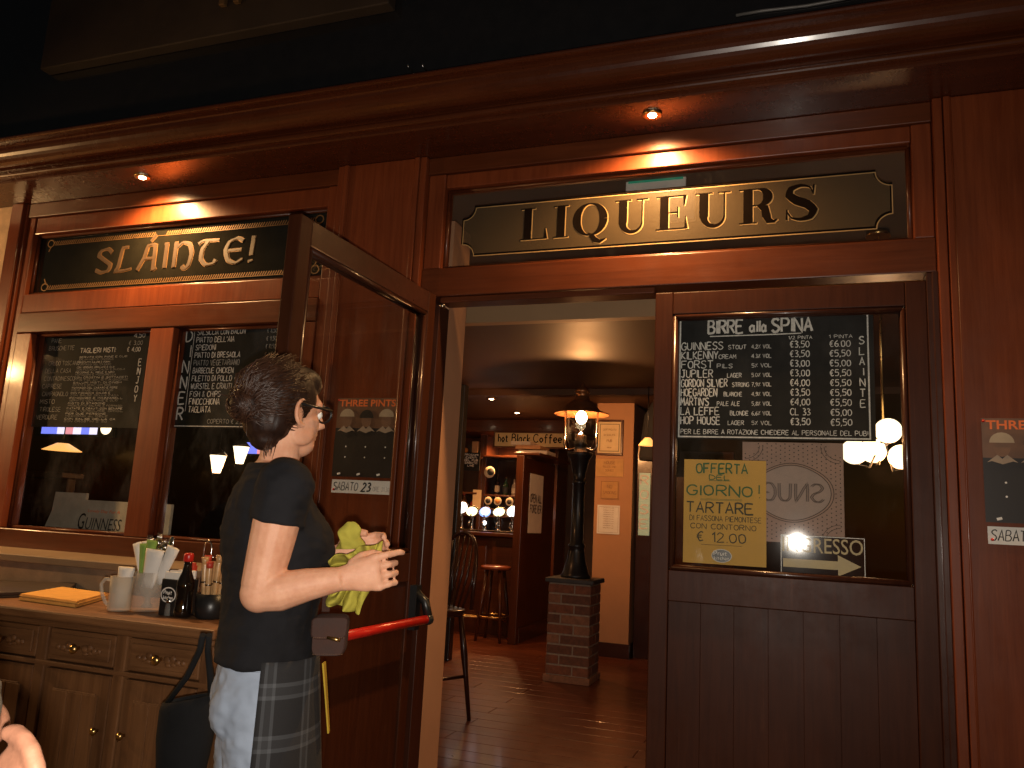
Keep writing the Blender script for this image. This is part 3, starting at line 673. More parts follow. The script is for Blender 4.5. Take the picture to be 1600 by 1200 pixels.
# snug panel seen from behind
t = thing('snug_panel', 'dusty pinkish engraved panel with mirrored SNUG lettering behind the door glass', 'sign', (0, .13, 1.27))
SN = plain('dusty_pink_panel', (.36, .205, .14), .55, var=.2, scale=9)
obj('panel', MB().box(-.195, .158, .128, .134, 1.273, 1.640), SN, t)
g = MB(); F = FXZ(.1278); CXS, CZS = -.02, 1.455
g.poly([(CXS + .135 * math.cos(2 * PI * k / 40), CZS + .098 * math.sin(2 * PI * k / 40)) for k in range(40)], lambda u, v, l: F(u, v, l * .6), 1)
for sc in (1.0, 1.07): g.ribbon([(CXS + .135 * sc * math.cos(2 * PI * k / 44), CZS + .098 * sc * math.sin(2 * PI * k / 44) * (1 + .03 * math.cos(2 * PI * k / 11))) for k in range(44)], .0028, F, 0, closed=True)
for i in range(22):
    for j in range(23):
        u, v = -.185 + i * .0158, 1.285 + j * .0155 + (i % 2) * .0078
        if ((u - CXS) / .150) ** 2 + ((v - CZS) / .112) ** 2 > 1 and not (abs(abs(u - CXS) - .155) < .022 and abs(abs(v - CZS) - .16) < .02):
            g.poly([(u + .0026 * math.cos(PI * k / 3), v + .0026 * math.sin(PI * k / 3)) for k in range(6)], F, 0)
for sx in (-1, 1):
    for sz in (-1, 1):
        for q in (.0, .012): g.ribbon(arc(CXS + sx * .165, CZS + sz * .172, .052 + q, .05 + q, 180 if sx > 0 else 0, (90 if sz < 0 else 270) if sx > 0 else (90 if sz < 0 else -90), 8), .002, F, 0)
FM = lambda u, v, l: F(2 * CXS - u, v, l)
for ch, u in (('S', -.108), ('N', -.054), ('U', .004), ('G', .058)):
    for o_ in (-.0042, .0042): write(g, ch, CXS + u + o_ - .0, 1.424, .064, CXS + u + .040 + o_, wd=.035, F=lambda a, b, l: FM(a, b, l + .001), m=0, jit=.0)
    write(g, ch, CXS + u, 1.424, .064, CXS + u + .040, wd=.14, F=lambda a, b, l: FM(a, b, l), m=2, jit=.0)
obj('engraving', g, [plain('engraved_dark', (.05, .028, .02), .7), plain('pink_oval', (.34, .22, .16), .5), plain('letter_fill', (.20, .12, .09), .5)], t)

# band poster and date slip on each pillar
def poster(x0, label, slip_label, dz=0.0):
    FXZ = lambda Y: (lambda u, v, l: Vector((u, Y - l, v + dz)))
    t = thing('band_poster', label, 'poster', (x0 + .15, -.031, 1.44 + dz), 'band posters on the pillars')
    x1, z0, z1 = x0 + .297, 1.447, 1.785
    obj('sheet', MB().box(x0, x1, -.0335, -.0315, z0 + dz, z1 + dz), plain('poster_ground', (.15, .07, .035), .5, var=.3, scale=6), t)
    g = MB(); F = FXZ(-.0337); FF = lambda q: (lambda u, v, l: F(u, v, l + q))
    g.poly([(x0, z0), (x1, z0), (x1, 1.655), (x0, 1.655)], FF(-.0005), 2)
    for k, u in enumerate((.055, .15, .245)):                          # three dark suited figures
        c_ = x0 + u
        g.poly([(c_ - .052, z0 + .004), (c_ + .052, z0 + .004), (c_ + .056, 1.60), (c_ + .046, 1.642), (c_ + .014, 1.664), (c_ - .014, 1.664), (c_ - .046, 1.642), (c_ - .056, 1.60)], FF(.0004 * k + .001), 3)
        g.poly([(c_ - .044, 1.640), (c_ - .014, 1.665), (c_, 1.652), (c_ + .014, 1.665), (c_ + .044, 1.640), (c_ + .03, 1.644), (c_, 1.634), (c_ - .03, 1.644)], FF(.003), 4)
        g.poly([(c_ + .024 * math.cos(2 * PI * q / 16), 1.688 + .03 * math.sin(2 * PI * q / 16)) for q in range(16)], FF(.0036), 5)
        if k == 1: g.poly([(c_ + .034 * math.cos(PI * q / 10), 1.698 + .036 * math.sin(PI * q / 10)) for q in range(11)], FF(.005), 3)
        else: g.poly([(c_ + .036 * math.cos(PI * q / 10), 1.704 + .034 * math.sin(PI * q / 10)) for q in range(11)], FF(.005), 6)
        for z in (1.575, 1.53): g.poly([(c_ + .006 + .0034 * math.cos(PI * q / 4), z + .0034 * math.sin(PI * q / 4)) for q in range(8)], FF(.004), 1)
        g.ribbon([(c_ - .025, z0 + .010), (c_ - .010, z0 + .014)], .008, FF(.004), 1)
    type_text('THREE PINTS', x0 + .012, x1 - .012, 1.748, .030, FF(.004), g, 0, .022)
    obj('print', g, [ORANGE, PAPER, plain('poster_dark', (.02, .015, .013), .5), plain('poster_suit', (.012, .009, .008), .5), plain('poster_collar', (.30, .22, .15), .6), plain('poster_tone', (.17, .085, .045), .6), plain('poster_cream', (.36, .27, .17), .6)], t)
    s = thing('date_slip', slip_label, 'paper slip', (x0 + .15, -.031, 1.375 + dz), 'date slips under the band posters')
    obj('sheet', MB().box(x0 + .004, x0 + .292, -.0325, -.0305, 1.378 + dz, 1.434 + dz), PAPER, s)
    g = MB(); F = FXZ(-.0326)
    write(g, 'SABATO', x0 + .012, 1.390, .033, x0 + .130, wd=.11, F=F, slant=.12); write(g, '23', x0 + .150, 1.388, .036, x0 + .190, wd=.19, F=F, slant=.2)
    write(g, 'ORE 21.30', x0 + .205, 1.390, .018, x0 + .282, wd=.10, F=F, m=1)
    obj('handwriting', g, [BLACKP, plain('pale_ink', (.3, .28, .27), .8)], s)
    for u, z in ((x0 + .006, 1.776), (x0 + .016, 1.392)): obj('drawing_pin', MB().lathe([(.0, -.006), (.004, -.005), (.005, 0)], (u, -.0335, z + dz), axis='y', n=10), REDB, t if z > 1.5 else s)
poster(-1.879, 'band poster in orange and black seen through the open door glass', 'white handwritten date slip seen through the open door glass')
poster(.572, 'band poster in orange and black on the right-hand pillar', 'white handwritten date slip on the right-hand pillar', -.072)

# chalkboards behind the left window
def chalk_board(x0, x1, z0, z1, label, Y=.075):
    t = thing('chalkboard', label, 'chalkboard', ((x0 + x1) / 2, Y, z0), 'menu chalkboards')
    obj('board', MB().box(x0, x1, Y, Y + .008, z0, z1), CHALKB, t)
    return t, FXZ(Y - .0005)
t, F = chalk_board(-3.80, -3.085, 1.655, 2.165, 'black chalkboard of sharing platters in dim crowded chalk behind left pane')
g = MB()
for i, s in enumerate(('PANE', 'BRUSCHETTE', '', 'CRUDO TOSCANO', 'DELLA CASA', 'CONTADINESCO', 'CAPRESE', 'CAMPAGNOLO', 'MISTO', 'TIROLESE', 'VERDURE')):
    if s: write(g, s, -3.74 + random.uniform(-.01, .01) - i * .002, 2.105 - i * .041, .022, -3.74 + .0165 * len(s), wd=.12, F=F, m=1)
write(g, 'TAGLIERI MISTI:', -3.53, 2.046, .024, -3.29, wd=.18, F=F); write(g, '4,50', -3.18, 2.118, .024, -3.11, wd=.13, F=F)
write(g, '€ 3,00', -3.21, 2.080, .022, -3.12, wd=.13, F=F, m=1); write(g, '€ 4,00', -3.215, 2.046, .023, -3.13, wd=.13, F=F)
txt = ['servito con pane e olio', 'prosciutto salame e formaggi misti', 'con verdure grigliate e olive', 'pecorino al miele e noci', 'con crostini e sottaceti', 'salumi misti di cinghiale', 'formaggi del casaro e pere', 'con focaccia calda e rucola', 'pomodoro e mozzarella', 'misto di stagione', 'patate e crauti con senape', 'per due persone', 'con salse della casa']
for i, s in enumerate(txt):
    for j in range(2): write(g, txt[(i + 5 * j) % len(txt)][: random.randint(16, 30)].upper(), -3.53 - i * .0035, 2.018 - i * .027 - j * .0125, .0085, -3.28 + random.uniform(-.05, .1), wd=.16, F=F, m=j)
for i, ch in enumerate('ENJOY'): write(g, ch, -3.130, 1.972 - i * .046, .034, -3.112, wd=.16, F=F)
obj('chalk_writing', g, [CHALK, CHALKD], t)
t, F = chalk_board(-2.862, -2.28, 1.660, 2.166, 'black chalkboard headed DINNER down its side, behind the second pane')
g = MB(); border(g, -2.858, -2.29, 1.668, 2.160, .004, F, 0); g.ribbon([(-2.800, 1.74), (-2.800, 2.158)], .003, F, 0)
for i, ch in enumerate('DINNER'): write(g, ch, -2.848, 2.088 - i * .078, .058, -2.812, wd=.13, F=F, jit=.04)
for i, s in enumerate(('SALSICCIA CON BACON', "PIATTO DELL'AIA", 'SPIEDONI', 'PIATTO DI BRESAOLA', 'PIATTO VEGETARIANO', 'BARBECUE CHICKEN', 'FILETTO DI POLLO + PATATE', 'WURSTEL E CRAUTI', 'FISH & CHIPS', 'FINOCCHIONA', 'TAGLIATA')):
    write(g, s, -2.782, 2.120 - i * .0385, .029 if i > 8 else .026, -2.782 + len(s) * (.0165 if i > 8 else .0150), wd=.13, F=F, m=1 if i == 4 else 0)
    write(g, '€ %d,50' % (8 + i), -2.37, 2.120 - i * .0385, .02, -2.315, wd=.12, F=F, m=1)
write(g, 'COPERTO € 2,00', -2.66, 1.682, .020, -2.44, wd=.12, F=F, m=1)
obj('chalk_writing', g, [CHALK, CHALKD], t)
t, F = chalk_board(-2.30, -2.135, 1.36, 1.60, 'small black chalkboard with bold white capitals low behind the second pane')
g = MB(); write(g, 'MADE', -2.285, 1.508, .036, -2.165, wd=.22, F=F, jit=.03); write(g, 'MORE..', -2.285, 1.462, .028, -2.155, wd=.22, F=F, jit=.03)
for k in range(3): write(g, ('COME', 'AND SEE', 'INSIDE')[k], -2.28, 1.425 - k * .024, .012, -2.17, wd=.14, F=F, m=1)
obj('chalk_writing', g, [CHALK, CHALKD], t)
# stout sign standing on the inner window sill
struct('window_sill', MB().box(-3.95, -2.0, .092, .52, 1.02, 1.05), BARX)
t = thing('stout_sign', 'cream stout advertising board standing behind the lower left pane', 'sign', (-3.6, .3, 1.05))
g = MB(); F0 = [(-3.90, 1.05), (-3.02, 1.05), (-3.02, 1.290), (-3.60, 1.290), (-3.60, 1.325), (-3.82, 1.325), (-3.83, 1.22)]
for y, m_ in ((.30, 0), (.318, 0)): g.face([(x, y, z) for x, z in F0], m_)
for i in range(len(F0)):
    a, b_ = F0[i], F0[(i + 1) % len(F0)]; g.face([(a[0], .30, a[1]), (b_[0], .30, b_[1]), (b_[0], .318, b_[1]), (a[0], .318, a[1])])
obj('board', g, plain('cream_card', (.50, .46, .36), .6), t)
g = MB(); F = FXZ(.2995); type_text('G', -3.628, -3.580, 1.135, .085, F, g, 0, .0, .22); type_text('UINNESS', -3.575, -3.330, 1.137, .062, F, g, 0, .0, .22)
type_text('Lovely Day For A', -3.57, -3.35, 1.222, .020, F, g, 1, .004, .15)
obj('lettering', g, [BLACKP, ORANGE], t)

# ================================================================== SIDEBOARD AND WHAT STANDS ON IT
SB0, SB1, SBF, SBB, ST = -4.4, -1.72, -.865, -.345, .92
t = thing('sideboard', 'worn brown wooden sideboard with carved drawers against the low wall', 'sideboard', (-3.0, -.6, 0))
obj('top', MB().box(SB0 - .03, SB1 + .03, SBF - .045, SBB, ST - .032, ST).box(SB0 - .015, SB1 + .015, SBF - .025, SBB, ST - .055, ST - .033), SIDE, t, bevel=.008)
g = MB().box(SB0, SB1, SBF + .03, SBB, .06, ST - .0555)
cols = [SB1 - .0 - i * .345 for i in range(9) if SB1 - i * .345 > SB0 - .01]
for x in cols: g.box(x - .045, x, SBF, SBF + .0295, .06, ST - .056)
obj('carcass', g, SIDEV, t, bevel=.004)
g = MB()
for z0, z1 in ((.735, .752), (.06, .12)): g.box(SB0, SB1, SBF - .002, SBF + .0285, z0, z1)
obj('rail', g, SIDE, t, bevel=.004)
for i, x in enumerate(cols[:-1]):
    xa, xb = x - .345 + .006, x - .052
    d = obj('drawer', MB().box(xa, xb, SBF + .004, SBF + .029, .757, .858).box(xa + .014, xb - .014, SBF - .004, SBF + .003, .772, .844), SIDE, t, bevel=.006)
    g = MB(); xm, zm = (xa + xb) / 2, .806
    for sx in (-1, 1):
        for k in range(4): g.ell((xm + sx * (.026 + k * .021), SBF - .006, zm + .006 * math.sin(k * 1.9)), (.016 - k * .002, .006, .012 - k * .001), 0, 10, 6)
        for k in range(3): g.ell((xm + sx * (.030 + k * .022), SBF - .005, zm - .016 + .004 * k), (.013, .005, .007), 0, 10, 6)
    obj('carving', g, SIDE, d)
    obj('knob', MB().lathe([(.006, .0), (.007, -.012), (.015, -.020), (.016, -.027), (.009, -.033), (.001, -.034)], (xm, SBF - .004, zm), axis='y', n=16), BRASS, d)
    d = obj('cupboard_door', MB().box(xa, xb, SBF + .004, SBF + .029, .125, .729).box(xa + .05, xb - .05, SBF - .003, SBF + .003, .185, .67), SIDEV, t, bevel=.010)
    g = MB()
    for q in range(3): g.box(xa + .055 + q * .066, xa + .119 + q * .066, SBF - .007, SBF - .0035, .19, .665)
    obj('panel', g, SIDEV, d, bevel=.004)
    kx = xb - .026 if i % 2 else xa + .026
    obj('knob', MB().lathe([(.005, .0), (.006, -.010), (.012, -.016), (.013, -.022), (.001, -.027)], (kx, SBF + .003, .56), axis='y', n=14), BRASS, d)

FROST = frosted('frosted_glass', (.62, .56, .46), .42); CLEAR = frosted('table_glass', (.6, .55, .48), .22)
NAPW = plain('white_napkin', (.74, .70, .64), .9, var=.05, bmp=.15); NAPG = plain('green_napkin', (.20, .33, .06), .9, var=.12, bmp=.15); NAPY = plain('orange_napkin', (.68, .36, .08), .9, var=.1, scale=30, bmp=.2)
REDN = plain('red_packet', (.45, .04, .02), .5)
def roll(mb, base, top, r, m, n=9):
    base, top = Vector(base), Vector(top); d = (top - base)
    mb.tube([base, base + d * .5, base + d * .9, top], [r * .8, r, r * 1.15, r * .9], m, n)
def napkin(name, label, base, top, wd_, m, th=.008):
    base, top = Vector(base), Vector(top); d = (top - base).normalized(); s = d.cross(Vector((.3, -1, .1))).normalized(); nrm = s.cross(d)
    mb = MB(); rows = []
    for k in range(6):
        f = k / 5; p = base.lerp(top, f); ring = []
        for q in range(10):
            a = 2 * PI * q / 10
            ring.append(p + s * (wd_ / 2 * (.75 + .35 * f) * math.cos(a)) + nrm * (th * (1 + .5 * math.sin(3 * a + k)) * math.sin(a)))
        rows.append(ring)
    mb.rings(rows)
    o = obj(name, mb, m, base=tuple(base)); return tag(o, label, 'napkin', 'napkins standing on the sideboard')
def fork(base, top, label, kind='fork'):
    base, top = Vector(base), Vector(top); d = (top - base).normalized(); s = d.cross(Vector((0, -1, 0))).normalized()
    mb = MB(); n0 = base.lerp(top, .62)
    mb.tube([base, n0, base.lerp(top, .72)], [.0045, .003, .004], n=8)
    if kind == 'fork':
        mb.tube([base.lerp(top, .70), base.lerp(top, .78), base.lerp(top, .82)], [.004, .010, .011], n=8)
        for k in (-1.5, -.5, .5, 1.5): mb.tube([base.lerp(top, .80) + s * k * .0062, top + s * k * .0062], [.0022, .0014], n=6)
    else:
        mb.ell(base.lerp(top, .86), (.012, .004, .024), n=12, k=8)
    return tag(obj(kind, mb, STEEL, base=tuple(base)), label, kind, 'cutlery standing in the glasses')
# glass mug with handle
p = atz(185, 955, ST); p.z = ST; P0 = p
t = thing('glass_mug', 'frosted glass beer mug with a handle, leftmost vessel on the sideboard', 'mug', tuple(p))
obj('cup', MB().lathe([(.030, .002), (.036, .003), (.039, .010), (.037, .06), (.040, .118), (.0375, .118), (.0345, .06), (.034, .014), (.001, .012)], p, n=28), FROST, t, smooth=True)
obj('handle', MB().tube([p + Vector(q) for q in ((-.034, -.012, .104), (-.060, -.016, .106), (-.074, -.018, .088), (-.066, -.017, .055), (-.048, -.014, .026), (-.034, -.012, .018))], .0065, n=10), FROST, t)
napkin('napkin', 'folded white napkin stuffed into the frosted beer mug', p + Vector((.004, 0, .016)), p + Vector((.012, 0, .150)), .055, NAPW, .014)
# wide glass jar with goblet
p = atz(228, 955, ST); p.z = ST; P1 = p
t = thing('glass_jar', 'wide clear glass jar holding rolled napkins and cutlery', 'jar', tuple(p))
obj('cup', MB().lathe([(.046, .002), (.052, .004), (.054, .012), (.052, .09), (.055, .135), (.052, .135), (.049, .09), (.050, .016), (.001, .012)], p, n=28), CLEAR, t, smooth=True)
obj('inner_cone', MB().lathe([(.022, .014), (.010, .030), (.010, .045), (.030, .062), (.042, .088), (.044, .130), (.041, .130), (.038, .09), (.001, .06)], p, n=24), FROST, t, smooth=True)
for (dx, dy, z0, tx, tz, w_, mt, lb) in ((-.020, -.012, .09, -.030, .232, .036, NAPG, 'green rolled napkin leaning left in the glass jar'), (-.004, -.022, .09, .010, .245, .036, NAPG, 'tallest green rolled napkin in the glass jar'), (.022, -.030, .085, .036, .215, .062, NAPW, 'broad white napkin at the front of the glass jar'),
        (.034, .016, .09, .060, .22, .036, NAPG, 'green napkin behind the white one in the glass jar'), (-.024, .024, .09, -.052, .240, .042, NAPW, 'white rolled napkin behind the green ones'), (-.036, .010, .09, -.088, .230, .030, NAPW, 'narrow white napkin at the far left of the jar'), (.044, -.008, .1, .094, .225, .044, NAPW, 'crumpled white napkin leaning out right of the jar')):
    napkin('napkin', lb, p + Vector((dx, dy, z0)), p + Vector((tx, dy, tz)), w_, mt)
for dx, tx, tz, lb, kd in ((-.016, -.026, .262, 'steel fork rising from the left green napkin', 'fork'), (.004, .020, .272, 'steel fork rising from the tallest green napkin', 'fork'), (-.004, -.006, .250, 'steel spoon standing between the two green napkins', 'spoon'), (.020, .036, .246, 'steel fork in the broad white napkin', 'fork'), (.034, .052, .256, 'steel fork just right of the broad white napkin', 'fork'), (.040, .078, .262, 'steel spoon at the right of the jar', 'spoon')):
    fork(p + Vector((dx, .002, .10)), p + Vector((tx, .002, tz)), lb, kd)
# black condiment holder
p = atz(262, 962, ST); p.z = ST; p += Vector((.01, .03, 0))
t = thing('condiment_box', 'black card box with pale oval logo holding white packets', 'box', tuple(p))
obj('box', MB().box(p.x - .042, p.x + .042, p.y - .042, p.y + .042, ST + .001, ST + .122), BLACKP, t, bevel=.003)
g = MB(); F = FXZ(p.y - .0425); ov = lambda rx, rz: [(p.x - .006 + rx * math.cos(2 * PI * k / 26), ST + .070 + rz * math.sin(2 * PI * k / 26)) for k in range(26)]
g.ribbon(ov(.030, .024), .004, F, 0, closed=True); write(g, 'Pruitz', p.x - .026, ST + .072, .013, p.x + .014, wd=.2, F=F); write(g, 'kitchen', p.x - .026, ST + .056, .011, p.x + .014, wd=.2, F=F)
obj('logo', g, PAPER, t)
g = MB()
for k in range(4): g.box(p.x - .037, p.x + .037, p.y - .036 + k * .019, p.y - .022 + k * .019, ST + .02, ST + .146 + .004 * (k % 2))
tag(obj('sugar_packets', g, WHITEP, base=(p.x, p.y, ST + .02), bevel=.003), 'row of white packets filed in the black box', 'packets')
tag(obj('sauce_packets', MB().box(p.x - .036, p.x + .008, p.y + .048, p.y + .062, ST, ST + .175).box(p.x - .03, p.x + .0, p.y + .064, p.y + .078, ST, ST + .165), REDN, base=(p.x, p.y + .05, ST), bevel=.003), 'red sauce packets standing behind the black box', 'packets')
# dark sauce bottle with red cap
p = atz(284, 964, ST); p.z = ST
t = thing('sauce_bottle', 'dark sauce bottle with a red cap at the sideboard edge', 'bottle', tuple(p))
SOY = plain('dark_sauce_glass', (.010, .006, .004), .06, coat=.5)
obj('body', MB().lathe([(.026, .001), (.030, .004), (.031, .02), (.028, .035), (.027, .075), (.030, .098), (.028, .118), (.016, .150), (.013, .170), (.013, .186)], p, n=26), SOY, t, smooth=True)
obj('cap', MB().lathe([(.015, .184), (.0165, .186), (.0165, .206), (.014, .212), (.001, .213)], p, n=22), REDB, t, smooth=True)
# wire loop carrier behind it
q = p + Vector((.018, .07, 0))
tag(obj('wire_carrier', MB().tube([q + Vector(v) for v in ((-.016, 0, 0), (-.016, 0, .225), (-.012, 0, .245), (0, 0, .255), (.012, 0, .245), (.016, 0, .225), (.016, 0, 0))], .0028, n=8).tube([q + Vector((-.016, 0, .20)), q + Vector((.03, 0, .20))], .0025, n=8)
        .tube([q + Vector((.03 * math.cos(2 * PI * k / 16), .03 * math.sin(2 * PI * k / 16), .004)) for k in range(17)], .003, n=8), STEEL, base=tuple(q)), 'chrome wire loop carrier behind the dark sauce bottle', 'carrier')
# salt shaker
q = p + Vector((-.048, -.012, 0))
t = thing('salt_shaker', 'tiny glass shaker with steel cap beside the sauce bottle', 'shaker', tuple(q))
obj('body', MB().lathe([(.012, .001), (.014, .003), (.013, .02), (.011, .042), (.001, .043)], q, n=16), CLEAR, t, smooth=True)
obj('cap', MB().lathe([(.012, .043), (.012, .052), (.008, .060), (.001, .062)], q, n=16), STEEL, t, smooth=True)
# black pot with bread sticks
p = atz(322, 967, ST); p.z = ST; p += Vector((-.004, .02, 0))
t = thing('breadstick_pot', 'round black pot full of wrapped bread sticks', 'pot', tuple(p))
obj('pot', MB().lathe([(.040, .001), (.046, .004), (.050, .03), (.051, .082), (.047, .082), (.046, .03), (.001, .02)], p, n=26), BLACKP, t, smooth=True)
BREAD = plain('breadstick_wrap', (.52, .30, .13), .28, var=.3, scale=40, coat=.3)
for k in range(7):
    a = 2 * PI * k / 7 + .3; b_ = p + Vector((.022 * math.cos(a), .022 * math.sin(a), .024)); e = p + Vector((.036 * math.cos(a), .030 * math.sin(a), .190 + .012 * math.sin(k * 2.3)))
    mb = MB(); roll(mb, b_, e, .0095, 0); mb.tube([b_.lerp(e, .55), b_.lerp(e, .58)], .0115, 1, 9); mb.tube([b_.lerp(e, .90), b_.lerp(e, 1.06)], [.010, .013], 2 if k % 2 else 0, 9)
    tag(obj('breadstick', mb, [BREAD, CHROME, REDN], base=tuple(b_)), 'wrapped bread stick standing in the black pot', 'bread stick', 'bread sticks in the black pot')
# orange napkins, dark tray
a, b_, c_, d_ = (atz(x, y, ST) for x, y in ((30, 938), (118, 950), (165, 936), (95, 926)))
g = MB()
for k in range(6):
    o_ = Vector((random.uniform(-.006, .006), random.uniform(-.006, .006), 0)); z = .001 + k * .0038
    lo = [Vector((v.x, v.y, ST + z)) + o_ for v in (a, b_, c_, d_)]; hi = [v + Vector((0, 0, .0034)) for v in lo]
    g.rings([lo, hi], smooth=False)
tag(obj('napkin_stack', g, NAPY, base=(a.x, a.y, ST)), 'flat stack of orange paper napkins beside the beer mug', 'napkins')
q = atz(50, 925, ST)
t = thing('menu_folder', 'thin dark folder lying flat at the back of the sideboard', 'folder', (q.x, q.y, ST))
g = MB()
fa, fb, fc, fd = (atz(x, y, ST + .02) for x, y in ((-40, 928), (106, 922), (120, 911), (-30, 908)))
for z0, z1 in ((.001, .008), (.010, .022)):
    lo = [Vector((v.x, v.y, ST + z0)) for v in (fa, fb, fc, fd)]; g.rings([lo, [v + Vector((0, 0, z1 - z0)) for v in lo]], smooth=False)
obj('cover', g, plain('dark_leather', (.03, .018, .014), .45), t, bevel=.002)

# ================================================================== INSIDE THE PUB
# street lantern on a brick pedestal
PX, PY = -1.815, 3.85
t = thing('brick_pedestal', 'square brick pedestal with slate cap under the indoor street lantern', 'pedestal', (PX, PY, 0))
BR = [plain('brick_a', (.20, .07, .036), .85, var=.35, scale=22, bmp=.4), plain('brick_b', (.14, .055, .032), .85, var=.3, scale=22, bmp=.4), plain('brick_c', (.25, .11, .06), .85, var=.3, scale=22, bmp=.4)]
MORT = plain('mortar', (.30, .23, .17), .95, var=.2, scale=40, bmp=.4)
g = MB(); hw = .185
g.box(PX - hw + .006, PX + hw - .006, PY - hw + .006, PY + hw - .006, 0, .802, 3)
for i in range(9):
    z0 = .062 + i * .0823; z1 = z0 + .068
    for s in range(4):
        L = 2 * hw; off = (0, .115)[(i + s) % 2]
        cuts = [0, .115, L] if (i + s) % 2 else [0, .23, L]
        for k in range(len(cuts) - 1):
            a0, a1 = cuts[k] + .006, cuts[k + 1] - .006
            m_ = random.choice((0, 0, 1, 2, 1))
            if s == 0: g.box(PX - hw + a0, PX - hw + a1, PY - hw, PY - hw + .012, z0, z1, m_)
            elif s == 1: g.box(PX + hw - .012, PX + hw, PY - hw + a0, PY - hw + a1, z0, z1, m_)
            elif s == 2: g.box(PX - hw + a0, PX - hw + a1, PY + hw - .012, PY + hw, z0, z1, m_)
            else: g.box(PX - hw, PX - hw + .012, PY - hw + a0, PY - hw + a1, z0, z1, m_)
obj('brick_shaft', g, BR + [MORT], t, bevel=.003)
obj('cap_slab', MB().box(PX - .21, PX + .21, PY - .21, PY + .21, .803, .842), plain('slate', (.05, .045, .042), .6, bmp=.3), t, bevel=.008)
obj('plinth', MB().box(PX - .2, PX + .2, PY - .2, PY + .2, .0, .055), BR[2], t, bevel=.006)
t = thing('street_lantern', 'black cast iron street lantern lit on the brick pedestal inside', 'street lamp', (PX, PY, .842))
c0 = (PX, PY, .842)
obj('post', MB().lathe([(.13, .0), (.13, .02), (.115, .04), (.085, .14), (.07, .22), (.066, .25), (.075, .26), (.075, .28), (.056, .30), (.052, .80), (.060, .81), (.060, .83), (.050, .84), (.058, .90), (.085, 1.02), (.112, 1.06), (.112, 1.085), (.06, 1.09), (.05, 1.14), (.062, 1.15), (.05, 1.18), (.05, 1.24), (.001, 1.245)], c0, n=28), CASTI, t, smooth=True)
H0 = 2.275
COPPER = plain('copper_hood', (.36, .16, .065), .35, metal=.7)
hood = obj('hood', MB().lathe([(.245, H0 - .008), (.248, H0 - .003), (.175, H0 + .022), (.150, H0 + .045), (.125, H0 + .085), (.085, H0 + .115), (.062, H0 + .120), (.060, H0 + .19), (.072, H0 + .195), (.05, H0 + .225), (.016, H0 + .24), (.012, H0 + .27), (.001, H0 + .28), (.001, H0 + .26), (.05, H0 + .18), (.08, H0 + .108), (.12, H0 + .075), (.165, H0 + .018), (.244, H0 - .010)], (PX, PY, 0), n=32, cap=False), COPPER, t, smooth=True)
g = MB()
for s in (-1, 1):
    for dx, dy in ((s * .148, 0),):
        u = Vector((dx, dy, 0)); e = u.normalized(); b_ = Vector((PX, PY, 0))
        g.tube([b_ + u + Vector((0, 0, H0 + .03)), b_ + u + Vector((0, 0, 1.99)), b_ + u * .9 + Vector((0, 0, 1.955)), b_ + u * .7 + Vector((0, 0, 1.945)), b_ + u * .45 + Vector((0, 0, 1.958)), b_ + u * .1 + Vector((0, 0, 1.96))], .0095, n=8)
obj('cage', g, CHROME, t)
obj('bulb', MB().ell((PX, PY, H0 - .035), (.05, .05, .06), 0, 20, 12), BULB, t)
obj('glass', MB().lathe([(.095, 1.97), (.125, 2.05), (.13, H0 - .015)], (PX, PY, 0), n=28, cap=False), glass('lantern_glass', (.9, .88, .84), f0=.015, dust_haze=.02), t, smooth=True)
lamp('lantern_light', 'POINT', (PX, PY, H0 - .115), E_POST, WARM2, .02, t)

# bar counter, back bar
t = thing('bar_counter', 'dark wooden bar counter at the back under the beer taps', 'bar counter', (-3.9, 6.1, 0))
obj('front', MB().box(-5.6, -2.93, 5.84, 6.4, 0, 1.10), BARW, t, bevel=.004)
obj('bar_top', MB().box(-5.65, -2.9, 5.74, 6.5, 1.105, 1.15), BARX, t, bevel=.012)
g = MB()
for i in range(6): g.box(-5.5 + i * .43, -5.14 + i * .43, 5.82, 5.839, .2, 1.0)
obj('panel', g, BARX, t, bevel=.006)
g = MB().tube([(-5.6, 5.70, .2), (-2.95, 5.70, .2)], .022, n=10)
obj('foot_rail', g, BRASS, t)
tag(obj('drip_tray', MB().box(-4.02, -3.02, 5.86, 6.1, 1.151, 1.17), CHROME, base=(-3.5, 6, 1.151), bevel=.004), 'long steel drip tray on the bar under the taps', 'drip tray')
def tap(px, py, m, lens_mat, label, rz=.052, tilt=.25):
    q = at(px, py, 5.98); q0 = Vector((q.x, 6.0, 1.151))
    t = thing('beer_tap', label, 'beer tap', tuple(q0), 'illuminated beer taps on the bar')
    obj('column', MB().lathe([(.045, 0), (.045, .012), (.026, .02), (.022, .06), (.022, q.z - 1.151 - .05), (.028, q.z - 1.151 - .03), (.001, q.z - 1.151 - .02)], q0, n=18), CHROME, t, smooth=True)
    obj('spout', MB().tube([q0 + Vector((0, -.02, .10)), q0 + Vector((0, -.08, .11)), q0 + Vector((0, -.10, .06))], .011, n=10).tube([q0 + Vector((0, -.03, .13)), q0 + Vector((0, -.05, .2))], [.008, .012], n=8), CHROME, t)
    rot = Matrix.Rotation(tilt, 3, 'Y')
    obj('lens', MB().ell(q, (.075, .026, rz), 0, 24, 12, rot), lens_mat, t); obj('bezel', MB().tube([q + rot @ Vector((.078 * math.cos(2 * PI * k / 28), .0, (rz + .003) * math.sin(2 * PI * k / 28))) for k in range(29)], .009, n=8), CHROME, t)
    return t
tap(722, 793, 0, LENS, 'first beer tap from the left, with a tall round white lens', .066, -.5)
tap(737.5, 799, 0, LENSY, 'second beer tap from the left, with a yellowish lens', .056, -.15)
